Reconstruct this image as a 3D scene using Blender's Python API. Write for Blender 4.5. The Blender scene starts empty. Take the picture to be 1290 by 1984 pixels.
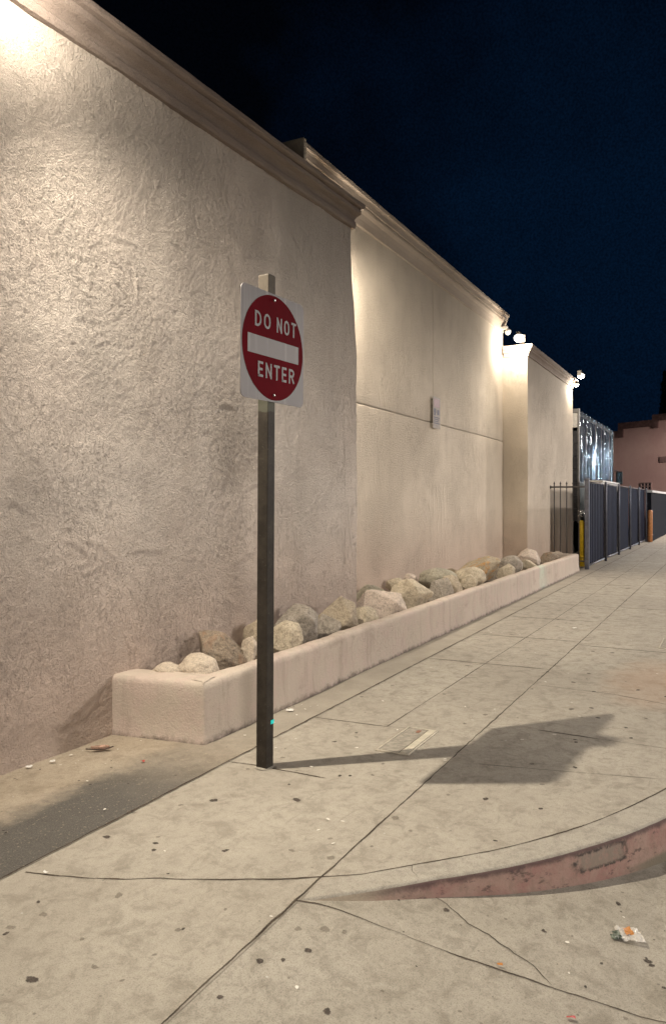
import bpy, bmesh, math, random
from mathutils import Vector, Matrix, noise
random.seed(7)
R = math.radians
SC = bpy.context.scene
COL = SC.collection

# ---------------------------------------------------------------- camera
# World frame: X runs along the long wall, Y towards the building, Z up. Metres.
UX, UY = 0.4553, 0.8903
F = 1500.0; HOR = 972.0; CX = 645.0; H = 1.5
cam_d = bpy.data.cameras.new('camera'); cam = bpy.data.objects.new('camera', cam_d); COL.objects.link(cam)
cam_d.sensor_fit = 'VERTICAL'; cam_d.sensor_height = 36; cam_d.lens = 36 * F / 1984
cam_d.shift_y = -20 / 1984
cam_d.clip_start = 0.05; cam_d.clip_end = 2000
cam.location = (0, 0, H)
cam.rotation_euler = (R(90), 0, math.atan2(UX, UY) - R(90) + 0)   # looks along (UY, UX)
SC.camera = cam

# ---------------------------------------------------------------- night sky
w = bpy.data.worlds.new('World'); SC.world = w; w.use_nodes = True
nt = w.node_tree; nt.nodes.clear()
wo = nt.nodes.new('ShaderNodeOutputWorld'); bg = nt.nodes.new('ShaderNodeBackground')
tc = nt.nodes.new('ShaderNodeTexCoord'); no = nt.nodes.new('ShaderNodeTexNoise')
no.inputs['Scale'].default_value = 2.2; no.inputs['Detail'].default_value = 5; no.inputs['Roughness'].default_value = .62
cr = nt.nodes.new('ShaderNodeValToRGB')
cr.color_ramp.elements[0].position = .36; cr.color_ramp.elements[0].color = (.0004, .0007, .0015, 1)
cr.color_ramp.elements[1].position = .72; cr.color_ramp.elements[1].color = (.0008, .0043, .0125, 1)
gr = nt.nodes.new('ShaderNodeTexNoise'); gr.inputs['Scale'].default_value = 420; gr.inputs['Detail'].default_value = 1
mul = nt.nodes.new('ShaderNodeMixRGB'); mul.blend_type = 'MULTIPLY'; mul.inputs[0].default_value = .75
gm = nt.nodes.new('ShaderNodeMapRange'); gm.inputs[1].default_value = .3; gm.inputs[2].default_value = .7
gm.inputs[3].default_value = .6; gm.inputs[4].default_value = 1.4
nt.links.new(tc.outputs['Generated'], no.inputs['Vector']); nt.links.new(tc.outputs['Generated'], gr.inputs['Vector'])
dt = nt.nodes.new('ShaderNodeVectorMath'); dt.operation = 'DOT_PRODUCT'; dt.inputs[1].default_value = (UX + .35 * UY, -UY + .35 * UX, -.25)
ad = nt.nodes.new('ShaderNodeMath'); ad.operation = 'MULTIPLY_ADD'; ad.inputs[1].default_value = .42
nt.links.new(tc.outputs['Generated'], dt.inputs[0]); nt.links.new(dt.outputs['Value'], ad.inputs[0]); nt.links.new(no.outputs['Fac'], ad.inputs[2])
sb = nt.nodes.new('ShaderNodeMath'); sb.operation = 'SUBTRACT'; sb.inputs[1].default_value = .12
nt.links.new(ad.outputs[0], sb.inputs[0]); nt.links.new(sb.outputs[0], cr.inputs[0]); nt.links.new(cr.outputs[0], mul.inputs[1])
nt.links.new(gr.outputs['Fac'], gm.inputs[0]); nt.links.new(gm.outputs[0], mul.inputs[2])
nt.links.new(mul.outputs[0], bg.inputs[0]); nt.links.new(bg.outputs[0], wo.inputs[0])
bg.inputs[1].default_value = 1.0

SC.view_settings.view_transform = 'Standard'; SC.view_settings.look = 'None'
SC.view_settings.exposure = 0.35; SC.view_settings.gamma = 1.0; SC.view_settings.use_curve_mapping = False

# lamp strengths (watts) and colours, used by the lamp builders below
WARM = (1.0, .90, .75)
COOL = (.62, .80, 1.0)
P_NEAR, P_CORNER, P_MID, P_FAR = 32, 50, 58, 60          # bare glow of each wall lamp
T_NEAR, T_CORNER, T_MID = 780, 330, 330                  # forward throw of the same lamps
P_FILL_LEFT, P_FILL_RIGHT, P_STREET_COOL, P_FILL_FAR, P_STREET_DOWN = 3300, 5800, 350, 8500, 60000

# ---------------------------------------------------------------- measuring helpers
def ray(px):
    """direction on the ground plane of pixel column px"""
    r = (px - CX) / F
    return r * UX + UY, -r * UY + UX
def zat_driveway(y):
    return -.164 * max(0, min(1.175, 1.44 - y))
def G(px, py, z=0.0):
    Z = (H - z) * F / (py - HOR); a = ray(px)
    return Vector((a[0] * Z, a[1] * Z, z))
def GD(px, py):
    z = 0
    for _ in range(30): z = zat_driveway(G(px, py, z).y)
    return G(px, py, z)
def onY(px, y):
    """(x, depth) of the pixel column where it meets the plane Y = y"""
    a = ray(px); k = y / a[1]; return a[0] * k, k
def Hz(py, depth): return H + (HOR - py) / F * depth
def fbm(x, y, z, oct=4):
    return noise.fractal(Vector((x, y, z)), 1.0, 2.0, oct)

# ---------------------------------------------------------------- object helpers
def tag(o, label=None, cat=None, group=None, kind=None):
    if label: o['label'] = label
    if cat: o['category'] = cat
    if group: o['group'] = group
    if kind: o['kind'] = kind
    return o
def empty(name, loc=(0, 0, 0), rz=0):
    o = bpy.data.objects.new(name, None); COL.objects.link(o); o.location = loc; o.rotation_euler = (0, 0, rz)
    o.empty_display_size = .1
    return o
def obj(name, bm, mats, parent=None, smooth=False, loc=None, rz=0):
    me = bpy.data.meshes.new(name); bm.normal_update(); bm.to_mesh(me); bm.free()
    if not isinstance(mats, (list, tuple)): mats = [mats]
    for m in mats: me.materials.append(m)
    if smooth:
        for p in me.polygons: p.use_smooth = True
    o = bpy.data.objects.new(name, me); COL.objects.link(o)
    if parent: o.parent = parent
    if loc is not None: o.location = loc
    o.rotation_euler = (0, 0, rz)
    return o
def box(bm, x0, x1, y0, y1, z0, z1, mi=0, bev=0):
    vs = [bm.verts.new((x, y, z)) for x in (x0, x1) for y in (y0, y1) for z in (z0, z1)]
    fs = [(0, 1, 3, 2), (4, 6, 7, 5), (0, 4, 5, 1), (2, 3, 7, 6), (0, 2, 6, 4), (1, 5, 7, 3)]
    out = []
    for f in fs:
        fc = bm.faces.new([vs[i] for i in f]); fc.material_index = mi; out.append(fc)
    if bev:
        es = list({e for f in out for e in f.edges})
        bmesh.ops.bevel(bm, geom=es, offset=bev, segments=2, affect='EDGES', profile=.5, material=mi)
    return vs
def tube(bm, pts, r, n=12, mi=0, cap=True, smooth=True):
    """round bar through the points, r a number or a list"""
    pts = [Vector(p) for p in pts]; rs = r if isinstance(r, (list, tuple)) else [r] * len(pts)
    rings = []
    for i, p in enumerate(pts):
        t = (pts[min(i + 1, len(pts) - 1)] - pts[max(i - 1, 0)]).normalized()
        a = Vector((0, 0, 1)) if abs(t.z) < .9 else Vector((1, 0, 0))
        u = t.cross(a).normalized(); v = t.cross(u)
        rings.append([bm.verts.new(p + (u * math.cos(k * 2 * math.pi / n) + v * math.sin(k * 2 * math.pi / n)) * rs[i]) for k in range(n)])
    for a, b in zip(rings, rings[1:]):
        for k in range(n):
            f = bm.faces.new((a[k], a[(k + 1) % n], b[(k + 1) % n], b[k])); f.material_index = mi; f.smooth = smooth
    if cap:
        f = bm.faces.new(rings[0][::-1]); f.material_index = mi
        f = bm.faces.new(rings[-1]); f.material_index = mi
def grid(bm, us, vs, fn, mi=0):
    g = [[bm.verts.new(fn(u, v)) for v in vs] for u in us]
    for i in range(len(us) - 1):
        for j in range(len(vs) - 1):
            f = bm.faces.new((g[i][j], g[i + 1][j], g[i + 1][j + 1], g[i][j + 1])); f.material_index = mi
    return g
def lin(a, b, n): return [a + (b - a) * i / n for i in range(n + 1)]
def sweep(bm, profile, path, mi=0, caps=True, jit=0.0, seed=0):
    """profile: (outward, z) pairs; path: (x, y, nx, ny) stations"""
    rows = []
    for k, (x, y, nx, ny) in enumerate(path):
        row = []
        for j, (o, z) in enumerate(profile):
            q = jit * fbm(x * 3.1 + seed, y * 3.1, j * 1.7, 3); q2 = jit * fbm(x * 3.1 + seed + 9, y * 3.1, j * 1.7, 3)
            row.append(bm.verts.new((x + nx * (o + q), y + ny * (o + q), z + q2)))
        rows.append(row)
    for a, b in zip(rows, rows[1:]):
        for j in range(len(profile) - 1):
            f = bm.faces.new((a[j], b[j], b[j + 1], a[j + 1])); f.material_index = mi
    if caps:
        for r in (rows[0], rows[-1][::-1]):
            try:
                f = bm.faces.new(r); f.material_index = mi
            except ValueError: pass
    bmesh.ops.recalc_face_normals(bm, faces=bm.faces)

# ---------------------------------------------------------------- materials
class N:
    """small wrapper for building a node material"""
    def __init__(s, name):
        s.m = bpy.data.materials.new(name); s.m.use_nodes = True; s.t = s.m.node_tree
        s.b = s.t.nodes['Principled BSDF']; s.out = s.t.nodes['Material Output']
        s.tc = s.t.nodes.new('ShaderNodeTexCoord'); s.co = s.tc.outputs['Object']
    def n(s, t, **kw):
        q = s.t.nodes.new('ShaderNode' + t)
        for k, v in kw.items(): setattr(q, k, v)
        return q
    def l(s, a, b): s.t.links.new(a, b)
    def mapping(s, scale=(1, 1, 1), rot=(0, 0, 0), src=None):
        q = s.n('Mapping'); q.inputs['Scale'].default_value = scale; q.inputs['Rotation'].default_value = rot
        s.l(src or s.co, q.inputs['Vector']); return q.outputs[0]
    def noise(s, scale, detail=4, rough=.55, dist=0, vec=None):
        q = s.n('TexNoise'); q.inputs['Scale'].default_value = scale; q.inputs['Detail'].default_value = detail
        q.inputs['Roughness'].default_value = rough; q.inputs['Distortion'].default_value = dist
        s.l(vec or s.co, q.inputs['Vector']); return q.outputs['Fac']
    def voro(s, scale, feat='F1', vec=None, rnd=1):
        q = s.n('TexVoronoi', feature=feat); q.inputs['Scale'].default_value = scale; q.inputs['Randomness'].default_value = rnd
        s.l(vec or s.co, q.inputs['Vector']); return q.outputs['Distance']
    def rng(s, v, a, b, c=0.0, d=1.0):
        q = s.n('MapRange', interpolation_type='SMOOTHSTEP')
        for i, x in enumerate((a, b, c, d)): q.inputs[i + 1].default_value = x
        s.l(v, q.inputs[0]); return q.outputs[0]
    def math(s, op, a, b=None):
        q = s.n('Math', operation=op)
        for i, x in enumerate((a, b)):
            if x is None: continue
            if isinstance(x, (int, float)): q.inputs[i].default_value = x
            else: s.l(x, q.inputs[i])
        return q.outputs[0]
    def mix(s, f, a, b, mode='MIX'):
        q = s.n('MixRGB', blend_type=mode)
        for i, x in enumerate((f, a, b)):
            if isinstance(x, (int, float)): q.inputs[i].default_value = x if i == 0 else (x, x, x, 1)
            elif isinstance(x, tuple): q.inputs[i].default_value = (*x, 1)
            else: s.l(x, q.inputs[i])
        return q.outputs[0]
    def sep(s):
        q = s.n('SeparateXYZ'); s.l(s.co, q.inputs[0]); return q.outputs
    def col(s, c):
        if isinstance(c, tuple): s.b.inputs['Base Color'].default_value = (*c, 1)
        else: s.l(c, s.b.inputs['Base Color'])
    def rough(s, c):
        if isinstance(c, (int, float)): s.b.inputs['Roughness'].default_value = c
        else: s.l(c, s.b.inputs['Roughness'])
    def metal(s, c): s.b.inputs['Metallic'].default_value = c
    def spec(s, c): s.b.inputs['Specular IOR Level'].default_value = c
    def bump(s, h, dist, strength=1.0, prev=None):
        q = s.n('Bump'); q.inputs['Distance'].default_value = dist; q.inputs['Strength'].default_value = strength
        s.l(h, q.inputs['Height'])
        if prev is not None: s.l(prev, q.inputs['Normal'])
        s.l(q.outputs[0], s.b.inputs['Normal']); return q.outputs[0]

def stucco(name, ca, cb, grain=.010, trowel=.012, fine=75, dirt=True, gs=1.0, extra=None):
    k = N(name)
    big = k.noise(.55, 4, .6); mid = k.noise(3.2, 5, .62, .4)
    c = k.mix(k.rng(big, .38, .64), ca, cb)
    c = k.mix(k.math('MULTIPLY', k.rng(mid, .42, .70), .18), c, tuple(x * .80 for x in ca))
    sp = k.noise(140, 2, .7)
    c = k.mix(k.math('MULTIPLY', k.rng(sp, .35, .6), .22), c, tuple(min(1, x * 1.25) for x in cb))
    if dirt:
        z = k.sep()[2]
        st = k.noise(5, 5, .65, 0, k.mapping((1, 1, .14)))
        m = k.math('MULTIPLY', k.rng(st, .48, .68), .10)
        c = k.mix(m, c, (.30, .235, .17))
        lo = k.math('MULTIPLY', k.rng(k.math('ADD', z, k.math('MULTIPLY', mid, .5)), .35, 1.9, 1, 0), .62)
        c = k.mix(lo, c, (.56, .40, .31))
    if extra: c = extra(k, c)
    k.col(c); k.rough(.88); k.spec(.25)
    warp = k.n('MixRGB', blend_type='LINEAR_LIGHT'); warp.inputs[0].default_value = .10
    wn = k.n('TexNoise'); wn.inputs['Scale'].default_value = 2.2; wn.inputs['Detail'].default_value = 3
    k.l(k.co, wn.inputs['Vector']); k.l(k.co, warp.inputs[1]); k.l(wn.outputs['Color'], warp.inputs[2])
    # trowel sweeps: stretched ridges bent by the warp, only in patches
    ridg = k.noise(9, 3, .5, .6, k.mapping((2.4, 2.4, .8), (0, R(24), 0), warp.outputs[0]))
    r1 = k.rng(k.math('ABSOLUTE', k.math('SUBTRACT', ridg, .5)), 0, .026, 1, 0)
    patch = k.rng(k.noise(1.3, 3, .6), .45, .60)
    arcs = k.n('TexWave', wave_type='RINGS', rings_direction='SPHERICAL'); arcs.inputs['Scale'].default_value = 1.9
    arcs.inputs['Distortion'].default_value = 5; arcs.inputs['Detail'].default_value = 3; arcs.inputs['Detail Scale'].default_value = 1.1
    k.l(k.mapping((1, 1, 1)), arcs.inputs['Vector'])
    patch2 = k.rng(k.noise(.9, 3, .6, 0, k.mapping((1.1, 1.3, 1.2), (.5, 1, .2))), .52, .68)
    t = k.math('ADD', k.math('MULTIPLY', r1, patch), k.math('MULTIPLY', k.rng(arcs.outputs['Fac'], .72, 1.0), patch2))
    n1 = k.bump(t, trowel, .8)
    g1 = k.noise(fine * .55 * gs, 8, .74, 0); rough_patch = k.rng(k.noise(.8, 3, .6), .32, .62, .45, 1.15)
    n2 = k.bump(k.math('MULTIPLY', g1, rough_patch), grain * 2.0, 1, n1)
    g2 = k.noise(fine * 1.15 * gs, 3, .6, .2)
    k.bump(g2, grain * .8, 1, n2)
    return k.m

M = {}
M['stucco'] = stucco('rough_stucco', (.72, .62, .535), (.76, .675, .59), grain=.021, trowel=.036)
M['stucco_fine'] = stucco('fine_stucco', (.56, .48, .385), (.63, .545, .44), grain=.012, trowel=.006)
M['stucco_trim'] = stucco('trim_stucco', (.33, .255, .21), (.43, .345, .285), grain=.007, trowel=.002)
def planter_extra(k, c):
    x, y, z = k.sep(); nz = k.noise(4, 4, .65, 0, k.mapping((1, 1, .5)))
    # pale mineral bloom on the far stretch; grime line and chips along the foot
    d = k.math('ADD', k.math('ABSOLUTE', k.math('SUBTRACT', x, 13.65)), k.math('MULTIPLY', nz, .9))
    c = k.mix(k.math('MULTIPLY', k.rng(d, .45, .95, 1, 0), .75), c, (.52, .58, .47))
    c = k.mix(k.math('MULTIPLY', k.rng(k.noise(4.5, 5, .7), .42, .62), .32), c, (.56, .41, .37))
    ws_ = k.noise(6, 4, .7, 0, k.mapping((1, 1, .12))); c = k.mix(k.math('MULTIPLY', k.rng(ws_, .52, .66), .30), c, (.30, .235, .19))
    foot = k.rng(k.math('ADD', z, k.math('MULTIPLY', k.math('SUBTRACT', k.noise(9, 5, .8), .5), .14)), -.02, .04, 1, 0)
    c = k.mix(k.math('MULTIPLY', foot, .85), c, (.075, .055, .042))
    sm = k.rng(k.noise(2.3, 5, .7, 0, k.mapping((1, 1, 2))), .55, .70)
    c = k.mix(k.math('MULTIPLY', sm, .35), c, (.32, .25, .20))
    pit = k.rng(k.voro(16), .02, .10, 1, 0); pg = k.rng(k.noise(3, 2), .52, .58)
    return k.mix(k.math('MULTIPLY', k.math('MULTIPLY', pit, pg), .6), c, (.25, .17, .14))
M['trim_dark'] = stucco('weathered_trim_stucco', (.24, .19, .165), (.36, .295, .25), grain=.010, trowel=.002)
M['trim_lit'] = stucco('lit_trim_stucco', (.44, .36, .29), (.50, .42, .345), grain=.005, trowel=.002)  # lamp light on the high cornice is put into this paler colour
M['planter'] = stucco('planter_stucco', (.52, .44, .365), (.51, .435, .355), grain=.004, trowel=.005, dirt=False, extra=planter_extra)

def concrete(name, base, tint, dark, extra=None, bumpd=.004):
    k = N(name)
    a = k.noise(1.1, 6, .65, .3); b = k.noise(7, 6, .7, .5); c0 = k.noise(190, 3, .75); d = k.noise(38, 4, .7)
    c = k.mix(k.rng(a, .35, .68), base, tint)
    c = k.mix(k.math('MULTIPLY', k.rng(b, .46, .68), .68), c, dark)
    e_ = k.noise(17, 6, .75, .8); c = k.mix(k.math('MULTIPLY', k.rng(e_, .50, .62), .38), c, tuple(x * .9 for x in dark)); c = k.mix(k.math('MULTIPLY', k.rng(e_, .34, .46, 1, 0), .35), c, tuple(min(1, x * 1.15) for x in tint))
    c = k.mix(k.math('MULTIPLY', k.rng(d, .52, .72), .30), c, tuple(x * .72 for x in dark))
    c = k.mix(k.math('MULTIPLY', k.rng(d, .28, .44, 1, 0), .30), c, tuple(min(1, x * 1.3) for x in tint))
    c = k.mix(k.math('MULTIPLY', k.rng(c0, .48, .66), .50), c, tuple(x * .55 for x in dark))
    c = k.mix(k.math('MULTIPLY', k.rng(c0, .26, .40, 1, 0), .30), c, tuple(min(1, x * 1.35) for x in tint))
    sc = k.noise(3.2, 4, .6, 1.5, k.mapping((1, 5, 1), (0, 0, R(20))))
    c = k.mix(k.math('MULTIPLY', k.rng(sc, .60, .74), .35), c, tuple(x * .8 for x in dark))
    # small chips and trodden specks
    v = k.voro(11); vm = k.rng(v, .03, .075, 1, 0); vg = k.rng(k.noise(2.1, 2), .52, .60)
    c = k.mix(k.math('MULTIPLY', k.math('MULTIPLY', vm, vg), .55), c, tuple(x * .35 for x in dark))
    v3 = k.voro(7.3, vec=k.mapping((1.1, 1, 1), (0, 0, 1)))
    c = k.mix(k.math('MULTIPLY', k.math('MULTIPLY', k.rng(v3, .02, .045, 1, 0), k.rng(k.noise(1.7, 2), .50, .56)), .6), c, (.62, .60, .55))
    if extra: c = extra(k, c)
    k.col(c); k.rough(k.rng(b, .3, .7, .72, .92)); k.spec(.3)
    n1 = k.bump(b, .010, .6); n1 = k.bump(d, bumpd, .8, n1); k.bump(c0, bumpd * .4, .9, n1)
    return k.m
CB, CT, CD = (.39, .352, .288), (.45, .41, .338), (.25, .222, .178)
def walk_extra(k, c):
    z = k.sep()
    lane = k.math('ADD', k.math('GREATER_THAN', z[1], 1.44), k.math('GREATER_THAN', z[1], 2.0))
    cell = k.math('FLOOR', k.math('DIVIDE', k.math('SUBTRACT', z[0], 5.5), 1.53)); cell = k.math('MAXIMUM', cell, -1.0)
    wn = k.n('TexWhiteNoise', noise_dimensions='2D'); cv = k.n('CombineXYZ'); k.l(lane, cv.inputs[0]); k.l(cell, cv.inputs[1]); k.l(cv.outputs[0], wn.inputs['Vector'])
    c = k.mix(k.math('MULTIPLY', wn.outputs['Value'], .22), c, (.24, .205, .165))
    # faint orange stain on the slabs farther up the walk
    dx = k.math('POWER', k.math('DIVIDE', k.math('SUBTRACT', z[0], 7.0), 1.1), 2)
    dy = k.math('POWER', k.math('DIVIDE', k.math('SUBTRACT', z[1], .55), .45), 2)
    m = k.rng(k.math('ADD', k.math('ADD', dx, dy), k.noise(3, 3)), .4, 1.7, .35, 0)
    return k.mix(m, c, (.46, .28, .17))
M['walk'] = concrete('sidewalk_concrete', CB, CT, CD, walk_extra)
M['drive'] = concrete('driveway_concrete', (.355, .32, .26), (.41, .373, .308), (.24, .213, .17))
def verge_extra(k, c):
    s = k.sep(); nz = k.noise(2.6, 5, .65)
    # dark asphalt-coloured patch that narrows and fades towards the planter
    edge = k.math('ADD', k.math('SUBTRACT', s[1], 2.58), k.math('MULTIPLY', k.math('SUBTRACT', nz, .5), .45))
    m = k.rng(edge, .36, .58, 1, 0)
    fade = k.rng(k.math('ADD', s[0], k.math('MULTIPLY', nz, .5)), 3.15, 4.2, 1, .32)
    fade2 = k.rng(s[0], 5, 8, 1, 0)
    m = k.math('MULTIPLY', k.math('MULTIPLY', m, fade), fade2)
    c = k.mix(m, c, k.mix(k.rng(k.noise(160, 2), .4, .65), (.085, .077, .067), (.135, .123, .106)))
    c = k.mix(k.rng(s[0], 3.6, 4.6), c, k.mix(k.rng(nz, .35, .65), (.37, .33, .268), (.31, .275, .222)))
    sp = k.rng(k.noise(55, 3, .7), .60, .68)
    return k.mix(k.math('MULTIPLY', sp, .5), c, (.50, .42, .30))
M['verge'] = concrete('verge_concrete', (.41, .34, .255), (.45, .385, .295), (.28, .23, .17), verge_extra, .008)
M['asphalt'] = concrete('asphalt', (.05, .05, .05), (.07, .068, .064), (.03, .03, .03))
M['curb_top'] = concrete('curb_concrete', (.385, .35, .29), (.42, .388, .326), (.27, .243, .202))

def curb_face():
    k = N('worn_red_curb_paint')
    a = k.noise(5, 5, .7, .6); b = k.noise(28, 5, .7); x, y, z = k.sep()
    c = k.mix(k.rng(a, .35, .62), (.36, .20, .17), (.41, .275, .225))
    c = k.mix(k.math('MULTIPLY', k.rng(b, .46, .62), .6), c, (.30, .21, .165))
    c = k.mix(k.math('MULTIPLY', k.rng(k.noise(11, 6, .75, 0, k.mapping((1, 1, 2.4))), .55, .66), .75), c, (.07, .05, .045))
    # scuffed upper edge and a bare grey patch where the paint has gone
    up = k.rng(k.math('ADD', z, k.math('MULTIPLY', k.noise(9, 5, .75), .05)), -.012, .012)
    c = k.mix(k.math('MULTIPLY', up, .8), c, (.085, .05, .05))
    px = k.rng(k.math('ABSOLUTE', k.math('SUBTRACT', k.math('ADD', x, k.math('MULTIPLY', k.math('SUBTRACT', a, .5), .16)), 3.56)), .09, .15, 1, 0)
    pz = k.rng(k.math('ABSOLUTE', k.math('ADD', k.math('ADD', z, .06), k.math('MULTIPLY', k.math('SUBTRACT', b, .5), .05))), .024, .048, 1, 0)
    pm = k.math('MULTIPLY', px, pz)
    ring = k.math('MULTIPLY', k.math('MULTIPLY', pm, k.math('SUBTRACT', 1.0, pm)), 3.6)
    c = k.mix(k.math('MULTIPLY', pm, k.rng(b, .30, .55, .25, .85)), c, (.27, .225, .18)); c = k.mix(k.math('MULTIPLY', ring, k.rng(b, .35, .6)), c, (.04, .032, .03))
    lowc = k.rng(k.math('ADD', x, k.math('MULTIPLY', a, .3)), 3.75, 4.05)
    lz = k.rng(z, -.16, -.135, 1, 0)
    c = k.mix(k.math('MULTIPLY', lowc, lz), c, (.22, .185, .135))
    fadein = k.rng(x, 2.66, 2.86, 1, 0)
    c = k.mix(fadein, c, (.36, .30, .225))
    k.col(c); k.rough(.8); n1 = k.bump(b, .008, .8); k.bump(k.noise(120, 3), .003, .8, n1)
    return k.m
M['curb_face'] = curb_face()

def simple(name, c, rough=.5, metal=0, var=.15, scale=12, bump=0, spec=.5):
    k = N(name); a = k.noise(scale, 5, .65)
    k.col(k.mix(k.rng(a, .35, .65), tuple(x * (1 - var) for x in c), tuple(min(1, x * (1 + var)) for x in c)))
    k.rough(rough); k.metal(metal); k.spec(spec)
    if bump: k.bump(k.noise(scale * 6, 3), bump, .8)
    return k.m
def joint_mat():
    k = N('dark_joint_dirt')
    uv = k.n('UVMap'); sp = k.n('SeparateXYZ'); k.l(uv.outputs[0], sp.inputs[0])
    a = k.math('ABSOLUTE', k.math('SUBTRACT', sp.outputs[0], .5))       # 0 centre .. .5 edge
    nz = k.noise(30, 5, .75); nb = k.noise(4, 3)
    wid = k.math('ADD', k.math('MULTIPLY', nz, .42), k.math('MULTIPLY', nb, .25))
    al = k.rng(k.math('SUBTRACT', a, k.math('MULTIPLY', wid, .5)), -.12, .10, 1, 0)
    k.col(k.mix(k.rng(nz, .4, .6), (.035, .026, .020), (.10, .078, .058)))
    k.rough(.95); k.spec(.1)
    k.l(al, k.b.inputs['Alpha'])
    return k.m
M['joint'] = joint_mat()
def gum_mat(name, c, amt):
    k = N(name); uv = k.n('UVMap'); sp = k.n('SeparateXYZ'); k.l(uv.outputs[0], sp.inputs[0])
    nz = k.noise(70, 4, .7); k.col(k.mix(k.rng(nz, .35, .65), c, tuple(x * 1.9 for x in c))); k.rough(.85); k.spec(.2)
    al = k.rng(k.math('ADD', sp.outputs[0], k.math('MULTIPLY', k.math('SUBTRACT', nz, .5), 1.1)), .62, .95, amt, 0)
    k.l(al, k.b.inputs['Alpha']); return k.m
M['gum'] = gum_mat('trodden_gum', (.06, .048, .04), .80)
M['gum_pale'] = gum_mat('faded_gum', (.15, .125, .098), .38)
M['paper_fleck'] = simple('paper_fleck', (.72, .68, .60), .8)
M['soil'] = simple('planter_soil', (.13, .10, .072), .95, var=.4, scale=20, bump=.01)

def post_paint():
    k = N('worn_brown_post_paint')
    z = k.sep()[2]; a = k.noise(9, 5, .7); b = k.noise(60, 4, .7)
    c = k.mix(k.rng(a, .35, .65), (.030, .025, .020), (.048, .040, .031))
    c = k.mix(k.math('MULTIPLY', k.rng(b, .60, .68), .7), c, (.085, .072, .058))
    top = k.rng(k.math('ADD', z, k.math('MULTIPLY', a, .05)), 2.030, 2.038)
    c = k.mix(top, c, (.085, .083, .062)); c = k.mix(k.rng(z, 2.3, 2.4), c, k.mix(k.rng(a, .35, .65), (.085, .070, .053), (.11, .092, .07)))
    k.col(c); k.rough(.6); k.spec(.12); k.bump(b, .002, .6)
    return k.m
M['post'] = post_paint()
def sign_white():
    k = N('sign_white'); a = k.noise(3, 5, .6); st = k.noise(14, 3, .6, 0, k.mapping((1, 1, .05)))
    c = k.mix(k.rng(a, .35, .7), (.125, .106, .098), (.105, .09, .084))
    c = k.mix(k.math('MULTIPLY', k.rng(st, .5, .75), .25), c, (.50, .45, .42))
    k.col(c); k.rough(.5); return k.m
M['sign_white'] = sign_white()
M['sign_red'] = simple('sign_red', (.105, .0005, .0045), .7, var=.10, scale=4, spec=.04)
M['sign_edge'] = simple('aluminium_edge', (.55, .54, .52), .4, .8)
M['bolt'] = simple('galvanised_bolt', (.45, .44, .42), .4, .9)
M['teal'] = simple('teal_tape', (.01, .88, .84), .4, var=.05)
M['clear'] = simple('crumpled_tape', (.55, .52, .50), .25, var=.3, scale=40)
M['galv'] = simple('galvanised_steel', (.11, .11, .13), .45, .5, var=.2)
M['steel_dull'] = simple('dull_steel_frame', (.52, .47, .38), .5, .4, var=.15, scale=20)
M['lid'] = simple('grey_polymer_lid', (.29, .26, .21), .85, var=.2, scale=30, bump=.004)
M['iron'] = simple('dark_painted_iron', (.055, .045, .042), .5, .2)
def slats():
    k = N('dark_privacy_slats'); a = k.noise(2.4, 5, .65, 0, k.mapping((1, 1, .4))); b = k.noise(70, 3, .7)
    c = k.mix(k.rng(a, .35, .65), (.003, .0035, .010), (.008, .009, .024)); c = k.mix(k.math('MULTIPLY', b, .4), c, (.05, .045, .06))
    k.col(c); k.rough(.55); k.spec(.03); k.bump(b, .004, .6); return k.m
M['slats'] = slats()
def corr():
    k = N('corrugated_steel'); a = k.noise(1.6, 5, .6, .4, k.mapping((2.5, 1, .5))); x, y, z = k.sep()
    k.col(k.mix(k.rng(a, .35, .65), (.60, .66, .71), (.78, .84, .88))); k.metal(.95)
    k.rough(k.rng(a, .3, .7, .07, .15)); k.bump(k.noise(3, 3, .6, 0, k.mapping((5, 5, .25))), .05, .8); return k.m
M['corr'] = corr()
M['truck_grey'] = simple('grey_frame_paint', (.20, .19, .18), .5, var=.2)
M['truck_white'] = simple('white_truck_paint', (.62, .58, .53), .5, var=.1)
M['truck_dark'] = simple('dark_truck_door', (.055, .055, .062), .4, .2, var=.3)
M['rubber'] = simple('black_rubber', (.02, .02, .02), .7)
M['mirror_glass'] = simple('mirror_glass', (.30, .38, .38), .08, 1)
M['yellow'] = simple('yellow_bollard_paint', (.72, .48, .02), .45, var=.12)
M['orange'] = simple('orange_bollard_paint', (.48, .20, .07), .5, var=.2)
M['chain'] = simple('chain_steel', (.55, .55, .55), .25, 1)
M['lamp_body'] = simple('lamp_housing', (.42, .38, .33), .5, .2)
M['pink_wall'] = stucco('pink_stucco', (.46, .29, .265), (.50, .335, .30), grain=.004, trowel=.002, fine=8, dirt=False)
M['coping'] = simple('dark_coping_tiles', (.13, .072, .065), .8, var=.3, scale=5)
M['window_glass'] = simple('dark_window_glass', (.02, .022, .03), .1, spec=.8)
M['window_frame'] = simple('window_frame_paint', (.26, .18, .165), .6)
M['dark_wall'] = simple('dark_block_wall', (.010, .011, .015), .9, var=.3, scale=8, bump=.01, spec=.08)
M['wall_cap'] = simple('pale_wall_cap', (.42, .42, .42), .7)
M['leaf'] = simple('dark_conifer_needles', (.022, .035, .018), .8, var=.5, scale=2)
M['bark'] = simple('bark', (.07, .05, .035), .9)
def emis(name, c, s):
    k = N(name); k.col((.8, .8, .8)); k.b.inputs['Emission Color'].default_value = (*c, 1); k.b.inputs['Emission Strength'].default_value = s
    return k.m
M['lens'] = emis('lit_lamp_lens', (1, .95, .86), 5)
M['lens_cool'] = emis('lit_street_lens', (.8, .9, 1), 260)
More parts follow.
